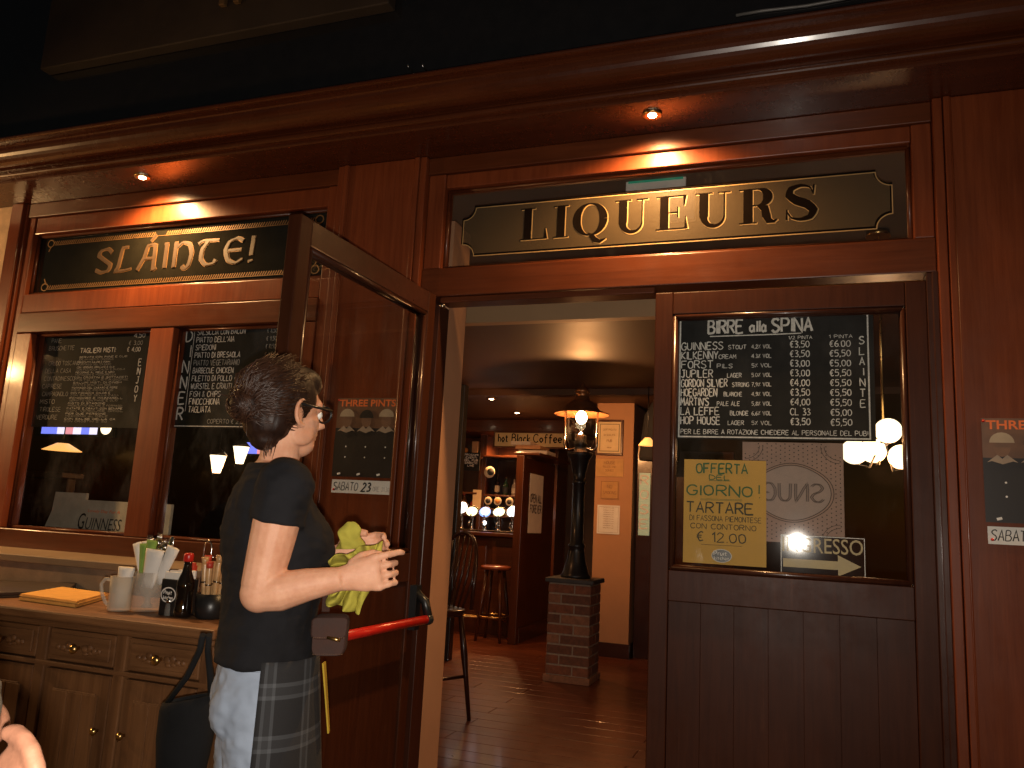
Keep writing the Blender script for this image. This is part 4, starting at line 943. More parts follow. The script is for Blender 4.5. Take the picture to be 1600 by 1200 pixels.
tap(758, 800, 0, LENSBL, 'middle beer tap, with the big blue-rimmed lens', .06, -.2)
tap(780, 800, 0, LENSY, 'fourth beer tap from the left, with a cream lens', .052, -.2)
tap(801, 799, 0, LENS, 'fifth beer tap from the left, with a white lens', .06, -.6)
q = at(758, 799, 5.94); tag(obj('tap_badge', MB().ell(q, (.052, .016, .04), 0, 20, 10), LENS, base=tuple(q)), 'bright white oval badge on the middle blue tap', 'badge')
q = at(757, 817, 5.94); tag(obj('tap_badge', MB().ell(q, (.026, .014, .026), 0, 16, 10), LENS, base=tuple(q)), 'small round white badge below the middle blue tap', 'badge')

t = thing('back_bar', 'dark wooden back bar shelving behind the taps', 'shelving', (-3.9, 7.2, 0))
obj('upright', MB().box(-5.5, -5.44, 6.95, 7.4, 0, 2.5), BARW, t)
for x in (-4.62, -4.03, -3.98, -3.34, -2.98): obj('upright', MB().box(x, x + .05, 6.95, 7.4, 0, 2.5), BARW, t, bevel=.004)
for z, x0, x1 in ((1.33, -4.57, -4.035), (1.62, -4.57, -4.035), (2.09, -4.9, -3.985), (1.33, -3.93, -3.345), (1.60, -3.93, -3.345), (1.42, -3.93, -3.345), (2.12, -3.97, -2.985), (1.33, -5.43, -4.63), (1.75, -5.43, -4.63)):
    obj('shelf', MB().box(x0, x1, 6.93, 7.4, z, z + .025), BARX, t, bevel=.004)
obj('back_panel', MB().box(-5.5, -2.93, 7.41, 7.44, 0, 2.5), BARW, t)
obj('canopy', MB().box(-5.6, -2.5, 6.55, 7.45, 2.42, 2.58), BARX, t, bevel=.01)
# coffee sign
a = at(773, 690, 6.45); b_ = at(884, 664, 6.45)
x0, x1, z0, z1 = a.x, b_.x, 2.225, 2.395
t = thing('coffee_sign', 'long cream sign reading Hot Black Coffee above the bar', 'sign', ((x0 + x1) / 2, 6.45, z0))
obj('board', MB().box(x0, x1, 6.45, 6.48, z0, z1), plain('cream_sign', (.50, .36, .16), .6, var=.08), t, bevel=.004)
obj('frame', MB().box(x0 - .02, x1 + .02, 6.465, 6.5, z0 - .02, z1 + .02), BARX, t, bevel=.004)
g = MB(); F = FXZ(6.449); L = x1 - x0
write(g, 'hot', x0 + .05 * L, z0 + .055, .098, x0 + .19 * L, wd=.14, F=F, jit=.04); write(g, 'Black', x0 + .25 * L, z0 + .055, .098, x0 + .51 * L, wd=.14, F=F, jit=.04); write(g, 'Coffee', x0 + .56 * L, z0 + .055, .098, x0 + .95 * L, wd=.14, F=F, jit=.04)
obj('lettering', g, INKB, t)
# bottles, badges
BG = [plain('bottle_green', (.02, .05, .02), .1, coat=.4), plain('bottle_amber', (.16, .06, .015), .1, coat=.4), plain('bottle_dark', (.018, .012, .012), .1, coat=.4), plain('bottle_clear', (.36, .28, .2), .12, coat=.4), plain('bottle_red', (.25, .03, .02), .15, coat=.4)]
LB = [plain('label_cream', (.6, .5, .34), .7), plain('label_orange', (.6, .25, .06), .7), plain('label_black', (.03, .03, .03), .6)]
def bottle(x, y, z, h, r, mi, li, label):
    t = thing('bottle', label, 'bottle', (x, y, z), 'bottles on the back bar')
    obj('body', MB().lathe([(r * .9, .001), (r, .008), (r, h * .55), (r * .8, h * .64), (r * .36, h * .76), (r * .32, h * .97), (r * .38, h * .98), (r * .3, h)], (x, y, z), n=14), BG[mi], t, smooth=True)
    obj('paper_label', MB().lathe([(r * 1.015, h * .15), (r * 1.015, h * .45)], (x, y, z), n=14, cap=False), LB[li], t, smooth=True)
    obj('cap', MB().lathe([(r * .42, h * .93), (r * .42, h * 1.01), (.001, h * 1.015)], (x, y, z), n=10), [CHROME, REDN, GOLD][li], t, smooth=True)
spec = [(-4.50, 1.356, .30, .040, 3, 0, 'clear bottle with cream label at the left of the lower shelf'), (-4.40, 1.356, .22, .045, 0, 2, 'short green bottle on the lower shelf'), (-4.27, 1.356, .27, .06, 1, 1, 'broad amber bottle with orange label on the lower shelf'), (-4.13, 1.356, .25, .05, 4, 0, 'reddish bottle on the lower shelf'),
        (-3.80, 1.626, .28, .035, 2, 0, 'dark bottle on the upper shelf left of the red one'), (-3.68, 1.626, .24, .04, 0, 2, 'green bottle in the middle of the upper shelf'), (-3.47, 1.626, .34, .04, 4, 0, 'tall red bottle with white label on the upper shelf'), (-3.56, 1.626, .22, .035, 3, 0, 'little clear bottle beside the tall red one'),
        (-5.3, 1.356, .3, .04, 1, 0, 'amber bottle in the dim left bay'), (-5.1, 1.356, .28, .04, 2, 1, 'dark bottle with orange label in the dim left bay'), (-4.95, 1.776, .3, .04, 3, 2, 'clear bottle on the top of the dim left bay'), (-4.8, 1.356, .26, .045, 0, 0, 'green bottle with cream label in the dim left bay')]
for x, z, h, r, mi, li, lb in spec: bottle(x, 7.08, z, h, r, mi, li, lb)
k = 0
for r_, z in enumerate((1.54, 1.395)):
    for c_ in range(4):
        x = -3.86 + c_ * .135 + (.03 if c_ > 1 else 0)
        mb = MB().lathe([(.001, -.008), (.052, -.008), (.055, -.004), (.055, .0)], (x, 6.925, z), 0, 22, axis='y'); mb.lathe([(.001, -.0105), (.034, -.0105), (.034, -.009)], (x, 6.925, z), 1, 18, axis='y')
        tag(obj('round_badge', mb, [LB[0], LB[1 if (c_ + r_) % 2 else 2]], base=(x, 6.925, z)), ('upper' if r_ == 0 else 'lower') + ' row badge on the back bar, number %d of four from the left' % (c_ + 1), 'badge', 'round badges below the shelf')
# small chalk sign, stickers, toys, books on the back bar
a = at(722, 735, 6.9); b_ = at(750, 711, 6.9)
t = thing('chalkboard', 'small black chalkboard hanging beside the bottles of the back bar', 'chalkboard', ((a.x + b_.x) / 2, 6.9, a.z))
obj('board', MB().box(a.x, b_.x, 6.90, 6.915, a.z, b_.z + .03), CHALKB, t)
g = MB(); F = FXZ(6.899)
for i, s in enumerate(('PROSSIMI', 'EVENTI', 'DEL PUB', 'SABATO', 'LIVE')): write(g, s, (a.x + b_.x) / 2, b_.z - .012 - i * .036, .024, cw=.0062, wd=.2, F=F, centre=True)
obj('chalk_writing', g, CHALK, t)
BOXM = [plain('carton_tan', (.40, .20, .09), .7), plain('carton_orange', (.55, .2, .04), .7), plain('carton_white', (.5, .42, .34), .7)]
q = at(758, 685, 6.9); tag(obj('carton', MB().box(-3.99 - .16, -3.99 - .07, 6.95, 7.05, 2.116, 2.33), BOXM[0], base=(-4.1, 7, 2.116), bevel=.004), 'upright tan carton on the top shelf left of the coffee sign', 'carton')
mb = MB()
for dx, dz, r in ((-.08, .05, .06), (-.03, .13, .045), (.03, .05, .06), (.10, .06, .055), (.14, .10, .035), (-.11, .12, .03)): mb.ell((-4.42 + dx, 7.05, 2.116 + dz), (r, r * .8, r), 0, 14, 8)
tag(obj('plush_toy', mb, BOXM[1], base=(-4.42, 7.05, 2.116)), 'orange lumpy plush toy on the top shelf', 'toy')
tag(obj('folded_papers', MB().box(-4.56, -4.26, 6.95, 6.99, 2.116, 2.15), BOXM[2], base=(-4.4, 6.97, 2.116)), 'white papers lying below the orange plush toy', 'papers')
q = at(786, 722, 7.0); mb = MB().lathe([(.001, -.01), (.075, -.01), (.078, .0)], (-3.87, 6.94, 1.92), 0, 24, axis='y'); mb.lathe([(.001, -.013), (.05, -.013), (.05, -.011)], (-3.85, 6.94, 1.925), 1, 20, axis='y')
tag(obj('round_plaque', mb, [LB[0], LB[2]], base=(-3.87, 6.94, 1.92)), 'round pale plaque with dark centre on the bar upright', 'plaque')
tag(obj('paper_sheet', MB().box(-4.09, -3.97, 6.94, 6.945, 1.36, 1.68), CREAM, base=(-4.03, 6.94, 1.36)), 'tall cream sheet pinned to the bar upright', 'paper')
for k, (dz, wd_, sh, lb) in enumerate(((0, .34, 0, 'lowest flat box stacked on the partition top'), (.055, .30, -.04, 'middle flat box stacked on the partition top'), (.10, .24, -.10, 'uppermost flat box stacked on the partition top'))):
    tag(obj('flat_box', MB().box(-2.99 + sh - .0, -2.99 + sh + wd_, 5.55, 5.9, 2.054 + dz, 2.054 + dz + .042), BOXM[(2, 0, 2)[k]], base=(-2.9, 5.7, 2.054 + dz), bevel=.003), lb, 'box', 'flat boxes stacked on the partition')
# partition with notice
t = thing('wooden_partition', 'tall wooden partition beside the bar with a white notice', 'partition', (-2.86, 5.9, 0))
obj('panel', MB().box(-2.90, -2.86, 5.42, 6.6, .0, 2.0), BARW, t, bevel=.004)
obj('end_post', MB().box(-2.93, -2.84, 5.33, 5.418, 0, 2.02), BARW, t, bevel=.006)
obj('cap_rail', MB().box(-2.96, -2.66, 5.32, 6.6, 2.022, 2.052), BARX, t, bevel=.006)
obj('base_board', MB().box(-2.859, -2.835, 5.42, 6.6, 0, .16), DARKY, t, bevel=.004)
FYZ = lambda X: (lambda u, v, l: Vector((X + l, u, v)))
t = thing('notice_sheet', 'long white notice with heavy dark capitals on the wooden partition', 'notice', (-2.858, 5.9, 1.2))
obj('sheet', MB().box(-2.858, -2.855, 5.62, 6.12, 1.17, 1.84), PAPER, t)
g = MB(); write(g, 'OPEN ALL', 5.66, 1.52, .085, 6.08, wd=.2, F=FYZ(-2.8545)); write(g, 'FOREVER', 5.66, 1.40, .085, 6.08, wd=.2, F=FYZ(-2.8545))
obj('lettering', g, plain('grey_ink', (.12, .10, .10), .8), t)
# framed notices on the cream pier
def notice(name, px0, py0, px1, py1, label, cat, framed, mat_, lines):
    a = at(px0, py0, 5.19); b_ = at(px1, py1, 5.19); x0, x1, z1, z0 = a.x, b_.x, a.z, b_.z
    t = thing(name, label, cat, ((x0 + x1) / 2, 5.19, z0))
    if framed:
        g = MB()
        for q in ((x0, x1, z0, z0 + .022), (x0, x1, z1 - .022, z1), (x0, x0 + .022, z0 + .0225, z1 - .0225), (x1 - .022, x1, z0 + .0225, z1 - .0225)): g.box(q[0], q[1], 5.165, 5.198, q[2], q[3])
        obj('frame', g, BARW, t, bevel=.003)
    obj('sheet', MB().box(x0 + .004, x1 - .004, 5.192, 5.198, z0 + .004, z1 - .004), mat_, t)
    g = MB(); F = FXZ(5.1915)
    for (s, v, h, wf, m_) in lines:
        if s is None: border(g, x0 + wf, x1 - wf, z0 + wf, z1 - wf, h, F, m_)
        else: write(g, s, (x0 + x1) / 2, z1 - v * (z1 - z0), h, cw=h / 6 * wf, wd=.16, F=F, m=m_, centre=True)
    obj('print', g, [DARKI, plain('brown_ink', (.28, .14, .05), .7)], t)
notice('framed_certificate', 932, 656, 973, 712, 'framed cream certificate at the top of the pier', 'framed print', True, CREAM, [(None, 0, .006, .045, 0), ('CERTIFICATO', .3, .018, 1, 1), ('DI QUALITA', .45, .018, 1, 1), ('PUB', .62, .024, 1, 1), ('MMXIX', .8, .014, 1, 1)])
notice('parchment', 931, 716, 974, 746, 'wide tan parchment with faded script below the certificate', 'notice', False, plain('parchment_tan', (.50, .29, .11), .8, scale=10), [('HOUSE', .3, .03, 1, 1), ('RULES AND', .5, .02, 1, 1), ('SONGS', .7, .022, 1, 1)])
notice('parchment', 938, 750, 967, 781, 'small square burnt-edged plaque about smoking on the pier', 'notice', False, plain('parchment_dark', (.46, .25, .09), .8, scale=10), [(None, 0, .008, .012, 1), ('NO', .42, .035, 1, 1), ('SMOKING', .72, .03, .9, 1)])
notice('paper_sheet', 933, 788, 968, 836, 'plain pale typed sheet lowest on the pier', 'notice', False, PAPER, [(None, 0, .002, .02, 1)] + [('UMSNEIRATO LOA', .12 + .075 * k, .008, 1.3, 1) for k in range(10)])
# dark corner right of the pier: coat, lamp, glazed door
t = thing('panelled_door', 'dark panelled door with pale green glass right of the pier', 'door', (-1.35, 5.3, 0))
obj('panel', MB().box(-1.58, -.6, 5.32, 5.38, 0, 2.1), DARKV, t, bevel=.004)
obj('pane', MB().box(-1.555, -1.44, 5.312, 5.319, 1.22, 1.86), GREENP, t)
g = MB(); F = FXZ(5.3115)
for i, ch in enumerate('ROSE'): write(g, ch, -1.54, 1.74 - i * .15, .09, -1.46, wd=.18, F=F)
obj('lettering', g, PAPER, t)
t = thing('hanging_coat', 'dark coat hanging in the corner above the yellow lamp', 'coat', (-1.33, 4.75, 1.95))
mb = MB(); rr = []
for k, (z, w_, d_) in enumerate(((2.60, .03, .03), (2.52, .10, .06), (2.40, .16, .08), (2.2, .18, .09), (2.0, .20, .10), (1.95, .19, .09))):
    rr.append([Vector((-1.27 + (w_ + .012 * math.sin(5 * a + k)) * math.cos(a), 4.85 + d_ * math.sin(a) * (1 + .2 * math.sin(4 * a)), z)) for a in [2 * PI * j / 20 for j in range(20)]])
mb.rings(rr); obj('cloth', mb, plain('coat_cloth', (.012, .011, .012), .9, bmp=.3), t)
obj('hook', MB().tube([(-1.27, 4.85, 2.59), (-1.27, 4.85, 2.64), (-1.27, 4.87, 2.66)], .008), CHROME, t)
q = at(1012, 690, 4.2)
t = thing('shaded_lamp', 'small amber pendant shade glowing at the edge of the closed leaf', 'lamp', tuple(q))
obj('shade', MB().lathe([(.085, -.035), (.025, .035), (.022, .035), (.082, -.035)], q, n=24, cap=False), SHADEY, t, smooth=True)
obj('cord', MB().tube([q + Vector((0, 0, .03)), Vector((q.x, q.y, 2.578))], .004), CASTI, t)
q = at(993, 712, 5.0)
t = thing('small_plaque', 'little cream plaque with a scrolled word in the dark corner', 'plaque', (q.x, 5.25, q.z - .06))
obj('board', MB().box(-1.56, -1.42, 5.25, 5.262, 2.0, 2.14), CREAM, t)
g = MB(); write(g, 'ody', -1.545, 2.05, .07, -1.44, wd=.16, F=FXZ(5.2495)); obj('lettering', g, INKB, t)
# black post near the doorway, hanging from the ceiling
tag(obj('black_post', MB().box(-3.135, -3.03, 4.0, 4.1, 0, 2.578), CASTI, base=(-3.08, 4.05, 0), bevel=.006), 'square black post standing between doorway and bar', 'post')
# bar stool
def stool(x, y, h, label):
    t = thing('bar_stool', label, 'bar stool', (x, y, 0), 'bar stools')
    obj('seat', MB().lathe([(.001, h), (.13, h + .002), (.165, h - .006), (.172, h - .022), (.165, h - .04), (.12, h - .046)], (x, y, 0), n=28), plain('leather_seat', (.20, .05, .02), .3, coat=.3), t, smooth=True)
    for k in range(4):
        a = PI / 4 + k * PI / 2; c_, s_ = math.cos(a), math.sin(a)
        obj('leg', MB().tube([(x + .10 * c_, y + .10 * s_, h - .045), (x + .15 * c_, y + .15 * s_, h * .5), (x + .2 * c_, y + .2 * s_, 0)], [.019, .022, .016], n=10), BARW, t)
    obj('foot_ring', MB().tube([(x + .175 * math.cos(2 * PI * k / 24), y + .175 * math.sin(2 * PI * k / 24), .26) for k in range(25)], .011, n=8), BRASS, t)
    return t
s1 = stool(-3.15, 5.45, .80, 'bar stool with a round reddish leather seat in front of the bar')
s2 = copy_tree(s1, (-4.05, 5.35, 0), 'bar stool in the shadow left of the lit stool')
# tall spindle-backed chair just inside, on the left
def windsor(x, y, rot, sh, label):
    t = thing('spindle_chair', label, 'chair', (x, y, 0)); R3 = Matrix.Rotation(rot, 3, 'Z')
    W = lambda a, b_, c_: Vector((x, y, 0)) + R3 @ Vector((a, b_, c_))
    obj('seat', MB().rings([[W(.23 * math.copysign(abs(math.cos(u)) ** .7, math.cos(u)) * k_, .22 * math.copysign(abs(math.sin(u)) ** .7, math.sin(u)) * k_, z) for u in [2 * PI * j / 28 for j in range(28)]] for k_, z in ((.94, sh - .02), (1.0, sh), (1.0, sh + .016), (.95, sh + .024), (.4, sh + .012))]), DARKH, t)
    for sx in (-1, 1):
        for sy in (-1, 1):
            obj('leg', MB().tube([W(sx * .16, sy * .15, sh - .01), W(sx * .185, sy * .18, sh * .6), W(sx * .195, sy * .19, sh * .45), W(sx * .225, sy * .22, 0)], [.016, .023, .017, .013], n=10), DARKV, t)
    obj('stretcher', MB().tube([W(-.19, -.185, sh * .4), W(-.19, .185, sh * .4)], .011).tube([W(.19, -.185, sh * .4), W(.19, .185, sh * .4)], .011).tube([W(-.19, 0, sh * .4), W(.19, 0, sh * .4)], .011), DARKV, t)
    pts = [W(.215 * math.cos(a), .19 + .10 * max(0, math.sin(a)), sh + .02 + .50 * max(0, math.sin(a)) ** .6) for a in [PI * k / 16 for k in range(17)]]
    obj('back_bow', MB().tube(pts, .013, n=10), DARKV, t)
    for k in range(-3, 4):
        fx = k * .055; zt = sh + .02 + .5 * max(0, math.sqrt(max(0, 1 - (fx / .215) ** 2))) ** .6
        obj('spindle', MB().tube([W(fx * .8, .185, sh + .015), W(fx * .95, .24, (zt + sh) / 2), W(fx, .19 + .10 * math.sqrt(max(0, 1 - (fx / .215) ** 2)), zt)], [.007, .009, .006], n=8), DARKV, t)
    return t
windsor(-2.33, 2.0, math.radians(-25), .68, 'tall dark spindle-backed chair just inside the doorway')
# lights in the varnished ceiling
def downlight(px, py, label, z=2.58):
    q = atz(px, py, z)
    t = thing('ceiling_spotlight', label, 'spotlight', (q.x, q.y, z), 'spotlights in the varnished ceiling')
    obj('housing', MB().lathe([(.03, -.001), (.055, -.001), (.057, -.008), (.034, -.012)], (q.x, q.y, z), n=20), BRASS, t, smooth=True)
    obj('bulb', MB().lathe([(.001, -.016), (.022, -.014), (.03, -.006), (.03, -.001)], (q.x, q.y, z), n=16), BULBW, t, smooth=True)
    lamp('ceiling_light', 'SPOT', (q.x, q.y, z - .03), E_DOWN, WARM2, .03, t, 130, .6, (0, 0, -1))
downlight(768, 622, 'ceiling spotlight farthest from the other two, above the lettered sign')
downlight(808, 644, 'ceiling spotlight directly above the coffee sign')
downlight(708, 643, 'ceiling spotlight beside the black post')
for x, y, lb in ((-5.2, 5.3, 'ceiling spotlight over the left end of the bar'), (-3.6, 6.9, 'spotlight tucked over the back bar bottles')):
    t = thing('ceiling_spotlight', lb, 'spotlight', (x, y, 2.58 if y < 6 else 2.42), 'spotlights in the varnished ceiling'); z = 2.58 if y < 6 else 2.42
    obj('bulb', MB().lathe([(.001, -.016), (.022, -.014), (.03, -.006), (.03, -.001)], (x, y, z), n=16), BULBW, t, smooth=True)
    lamp('ceiling_light', 'SPOT', (x, y, z - .03), E_DOWN * (.7 if y < 6 else 2.2), WARM2, .03, t, 150, .6, (0, .1, -1))
# flush round ceiling lamp seen through the open leaf's glass
q = atz(478, 522, 2.62)
t = thing('round_ceiling_lamp', 'round white flush ceiling lamp seen through the open leaf', 'ceiling lamp', (q.x, 1.9, 2.58))
q = atz(478, 522, 2.56)
obj('diffuser', MB().lathe([(.001, -.05), (.09, -.045), (.13, -.02), (.135, -.001)], (q.x, q.y, 2.58), n=30), GLOBEM, t, smooth=True)
obj('rim', MB().lathe([(.138, -.012), (.145, -.010), (.145, -.001), (.138, -.001)], (q.x, q.y, 2.58), n=30), BRASS, t, smooth=True)
lamp('round_lamp_light', 'POINT', (q.x, q.y, 2.44), E_CEIL * .35, WARM2, .08, t)
# globe chandelier
gs = [at(1335, 706, 1.20), at(1364, 704, 1.30), at(1388, 673, 1.22), at(1409, 714, 1.28)]
cc = Vector((.40, 1.27, 0))
t = thing('globe_chandelier', 'brass chandelier with white glowing globes seen through the closed leaf', 'chandelier', (cc.x, cc.y, 2.86))
obj('rod', MB().tube([(cc.x, cc.y, 2.859), (cc.x, cc.y, 1.82)], .007).ell((cc.x, cc.y, 1.82), (.022, .022, .03)).lathe([(.06, 2.83), (.05, 2.859)], (cc.x, cc.y, 0)), BRASS, t)
for q in gs:
    a_ = obj('arm', MB().tube([(cc.x, cc.y, 1.80), ((cc.x + q.x) / 2, (cc.y + q.y) / 2, q.z - .07), (q.x, q.y, q.z - .06)], .0045), CASTI, t)
    obj('globe', MB().ell(q, (.063, .063, .060), 0, 22, 14), GLOBEM, a_)
lamp('chandelier_light', 'POINT', (cc.x + .02, cc.y + .02, 1.66), E_GLOBE * 1.6, WARM2, .10, t)
# green exit sign behind the transom glass
a = at(978, 283, .40); b_ = at(1072, 262, .40)
zc = (a.z + b_.z) / 2 - .012
t = thing('exit_sign', 'green and white exit sign hung behind the transom glass', 'exit sign', ((a.x + b_.x) / 2, .40, zc - .06))
obj('panel', MB().box(a.x, b_.x, .40, .42, zc - .06, zc + .045), WHITEP, t, bevel=.003)
obj('green_field', MB().box(a.x + .012, b_.x - .012, .3965, .3995, zc - .022, zc + .045), GREENS, t)
tag(obj('pale_panel', MB().box(at(1045, 350, .40).x, at(1085, 350, .40).x, .40, .44, 2.66, zc - .064), WHITEP, base=(-.5, .4, 2.66), bevel=.004), 'pale panel below the exit sign behind the letters', 'box')  # plain panel put in for the pale rectangle showing behind the letters
# room behind the left window: shelf wall, television, clock, lanterns, chair
t = thing('television', 'flat television showing a blue picture, behind the left pane', 'television', (-8.05, 4.05, 1.9))
obj('case', MB().box(-8.6, -7.58, 4.03, 4.08, 2.0, 2.6), BLACKP, t, bevel=.006)
g = MB(); 
for k, m_ in enumerate((0, 0, 1, 2, 1, 0, 1)): g.box(-8.5 + k * .125, -8.375 + k * .125, 4.022, 4.029, 2.03, 2.55, m_)
obj('screen', g, [TVB, TVW, TVR], t)
q = at(165, 668, 4.0); t = thing('wall_clock', 'small lit white clock beside the television', 'clock', (q.x, 4.03, q.z))
obj('case', MB().box(q.x - .13, q.x + .13, 4.01, 4.05, q.z - .11, q.z + .11), BLACKP, t, bevel=.004)
obj('face', MB().lathe([(.001, -.004), (.08, -.004), (.08, 0)], (q.x, 4.009, q.z), axis='y', n=24), GLOBEM, t)
t = thing('shelf_screen', 'dark panelled screen wall carrying the television', 'partition', (-8, 4.2, 0))
obj('panel', MB().box(-10, -6.9, 4.1, 4.16, 0, 2.57), DARKV, t, bevel=.004)
def wall_lantern(px, py, Y, label):
    q = at(px, py, Y); t = thing('lantern', label, 'lantern', tuple(q), 'lit lanterns behind the left window')
    obj('shade', MB().lathe([(.035, -.10), (.075, .06), (.072, .06), (.001, .062)], q, n=14), GLOBEM, t, smooth=True)
    obj('cap', MB().lathe([(.085, .062), (.05, .10), (.01, .13), (.008, 2.575 - q.z)], q, n=14), CASTI, t, smooth=True)
    lamp('lantern_light', 'POINT', q + Vector((0, -.12, -.14)), E_GLOBE * .5, WARM2, .05, t)
wall_lantern(340, 722, 3.0, 'left of the two hanging lanterns behind the second pane'); wall_lantern(376, 708, 3.2, 'right of the two hanging lanterns behind the second pane')
q = at(98, 697, 3.6); t = thing('pendant_lamp', 'wide amber pendant shade below the television', 'lamp', tuple(q))
obj('shade', MB().lathe([(.20, -.05), (.06, .03), (.055, .03), (.195, -.05)], q, n=24, cap=False), SHADEY, t, smooth=True)
obj('cord', MB().tube([q + Vector((0, 0, .03)), Vector((q.x, q.y, 2.575))], .006), CASTI, t)
tag(obj('television', MB().box(-5.62, -5.28, 4.1, 4.14, 1.84, 2.0).box(-5.6, -5.44, 4.092, 4.099, 1.86, 1.98, 1).box(-5.438, -5.30, 4.092, 4.099, 1.86, 1.98, 2), [BLACKP, TVB, TVR], base=(-5.4, 4.1, 1.84)), 'small television showing blue and orange above the lanterns', 'television')
tag(obj('screen_post', MB().box(-5.5, -5.38, 4.15, 4.25, 0, 2.57), DARKV, base=(-5.4, 4.2, 0)), 'dark timber post carrying the small television', 'post')
tag(obj('bench_back', MB().box(-7.2, -4.6, 1.05, 1.12, .0, 1.42).box(-7.2, -4.6, 1.0, 1.18, 1.421, 1.46), [DARKH], base=(-6, 1.1, 0), bevel=.008), 'dark high-backed settle running behind the left pane', 'settle')
t = thing('round_chair', 'black round-backed chair behind the second pane', 'chair', (-2.95, .8, 0))
mb = MB(); rr = []
for k in range(9):
    a = PI * k / 8; rr.append([Vector((-2.98 + .21 * math.cos(a) * s_, .72 + .05 * c_, .86 + .46 * math.sin(a) ** .8 * s_)) for s_, c_ in ((1, -1), (1.03, 0), (1, 1), (.0, 1), (.0, -1))])
mb.rings(rr); obj('backrest', mb, BLACKP, t)
obj('seat', MB().box(-3.2, -2.76, .72, 1.16, .46, .52), BLACKP, t, bevel=.01)
for sx in (-3.18, -2.8):
    for sy in (.74, 1.12): obj('leg', MB().box(sx, sx + .03, sy, sy + .03, 0, .459 if sy > 1 else .88), BLACKP, t)
mb = MB()
for k in range(40):
    x = -4.9 + k * .05; mb.box(x, x + .04, 3.6 + .03 * math.sin(k * 1.7), 3.63 + .03 * math.sin(k * 1.7), .0, 1.62)
tag(obj('curtain', MB().rings([[Vector((-5.4 + .03 * k, 4.35 + .035 * math.sin(k * 1.1), z)) for k in range(40)] + [Vector((-5.4 + .03 * k, 4.37 + .035 * math.sin(k * 1.1), z)) for k in range(39, -1, -1)] for z in (.3, 1.5)]), plain('curtain_cloth', (.12, .07, .03), .9), base=(-4.8, 4.4, .3)), 'brown pleated curtain below the hanging lanterns', 'curtain')
mb.bm.free()

# ================================================================== PEOPLE
SKIN, nt_, b_ = _nodes('skin')
n_ = noise_n(nt_, mapping(nt_, (1, 1, 1)), 17, 7, .7)
nt_.links.new(ramp(nt_, n_.outputs[0], [(.3, (.52, .235, .135)), (.7, (.67, .36, .23))]), b_.inputs['Base Color'])
b_.inputs['Roughness'].default_value = .55; b_.inputs['Specular IOR Level'].default_value = .3; b_.inputs['Subsurface Weight'].default_value = .12; b_.inputs['Subsurface Radius'].default_value = (.012, .004, .002)
n2_ = noise_n(nt_, mapping(nt_, (1, 1, 1)), 240, 3); bump(nt_, n2_.outputs[0], b_, .16, .002)
def cloth_mat(name, c, rough=.9, weave=420, var=.25, bmp=.25):
    mt, nt, b = _nodes(name); n = noise_n(nt, mapping(nt, (1, 1, 1)), weave, 2); m_ = noise_n(nt, mapping(nt, (1, 1, 1)), 7, 4)
    nt.links.new(ramp(nt, m_.outputs[0], [(.3, tuple(x * (1 - var) for x in c)), (.7, tuple(x * (1 + var) for x in c))]), b.inputs['Base Color'])
    b.inputs['Roughness'].default_value = rough; b.inputs['Specular IOR Level'].default_value = .2; bump(nt, n.outputs[0], b, bmp, .002); return mt
TEE = cloth_mat('black_jersey', (.010, .0095, .011)); DENIM = cloth_mat('pale_denim', (.30, .35, .44), var=.16, weave=600)
HAIR = wood('dark_brown_hair', (.009, .0035, .002), (.030, .012, .0065), 'z', .5, 0, 60, .3, spec=.3)
GREYH = wood('greying_hair', (.05, .038, .028), (.16, .13, .095), 'z', .5, 0, 90, .5)

def V(*a): return Vector(a)
class Pose:
    """local axes: f forward, l left, z up"""
    def __init__(s, o, fx, fy):
        s.o = Vector(o); s.f = Vector((fx, fy, 0)).normalized(); s.l = Vector((-s.f.y, s.f.x, 0))
    def __call__(s, a, b, c): return s.o + s.f * a + s.l * b + Vector((0, 0, c))
def oval_rings(mb, P, secs, n=28, e=1.0):
    """secs: (forward offset, left offset, z, half depth, half width)"""
    mb.rings([[P(a + d * math.copysign(abs(math.cos(t)) ** e, math.cos(t)), b + w_ * math.copysign(abs(math.sin(t)) ** e, math.sin(t)), z) for t in [2 * PI * k / n for k in range(n)]] for a, b, z, d, w_ in secs])
def head_shape(mb, P, c, s=1.0):
    """skull, jaw, nose, ears; c = offset of head centre in pose axes"""
    R3 = Matrix((P.f, P.l, Vector((0, 0, 1)))).transposed()
    E_ = lambda a, b, z, ra, rb, rz: mb.ell(P(c[0] + a * s, c[1] + b * s, c[2] + z * s), (ra * s, rb * s, rz * s), rot=R3, n=24, k=16)
    E_(-.010, 0, .025, .092, .074, .092); E_(.025, 0, -.030, .066, .060, .072); E_(.045, 0, -.075, .042, .040, .036)      # skull, face, chin
    E_(.060, 0, .020, .032, .055, .030)                                                                               # brow
    for sgn in (-1, 1):
        E_(.050, sgn * .032, -.022, .026, .022, .024)                                                                  # cheek
        E_(.018, sgn * .047, -.055, .036, .014, .030)                                                                  # jaw corner
    mb.tube([P(c[0] + .088 * s, c[1], c[2] + .018 * s), P(c[0] + .104 * s, c[1], c[2] - .010 * s), P(c[0] + .112 * s, c[1], c[2] - .022 * s), P(c[0] + .092 * s, c[1], c[2] - .032 * s)], [.009 * s, .011 * s, .014 * s, .009 * s])
    E_(.082, 0, -.050, .014, .024, .007); E_(.080, 0, -.061, .014, .021, .007)                                         # lips
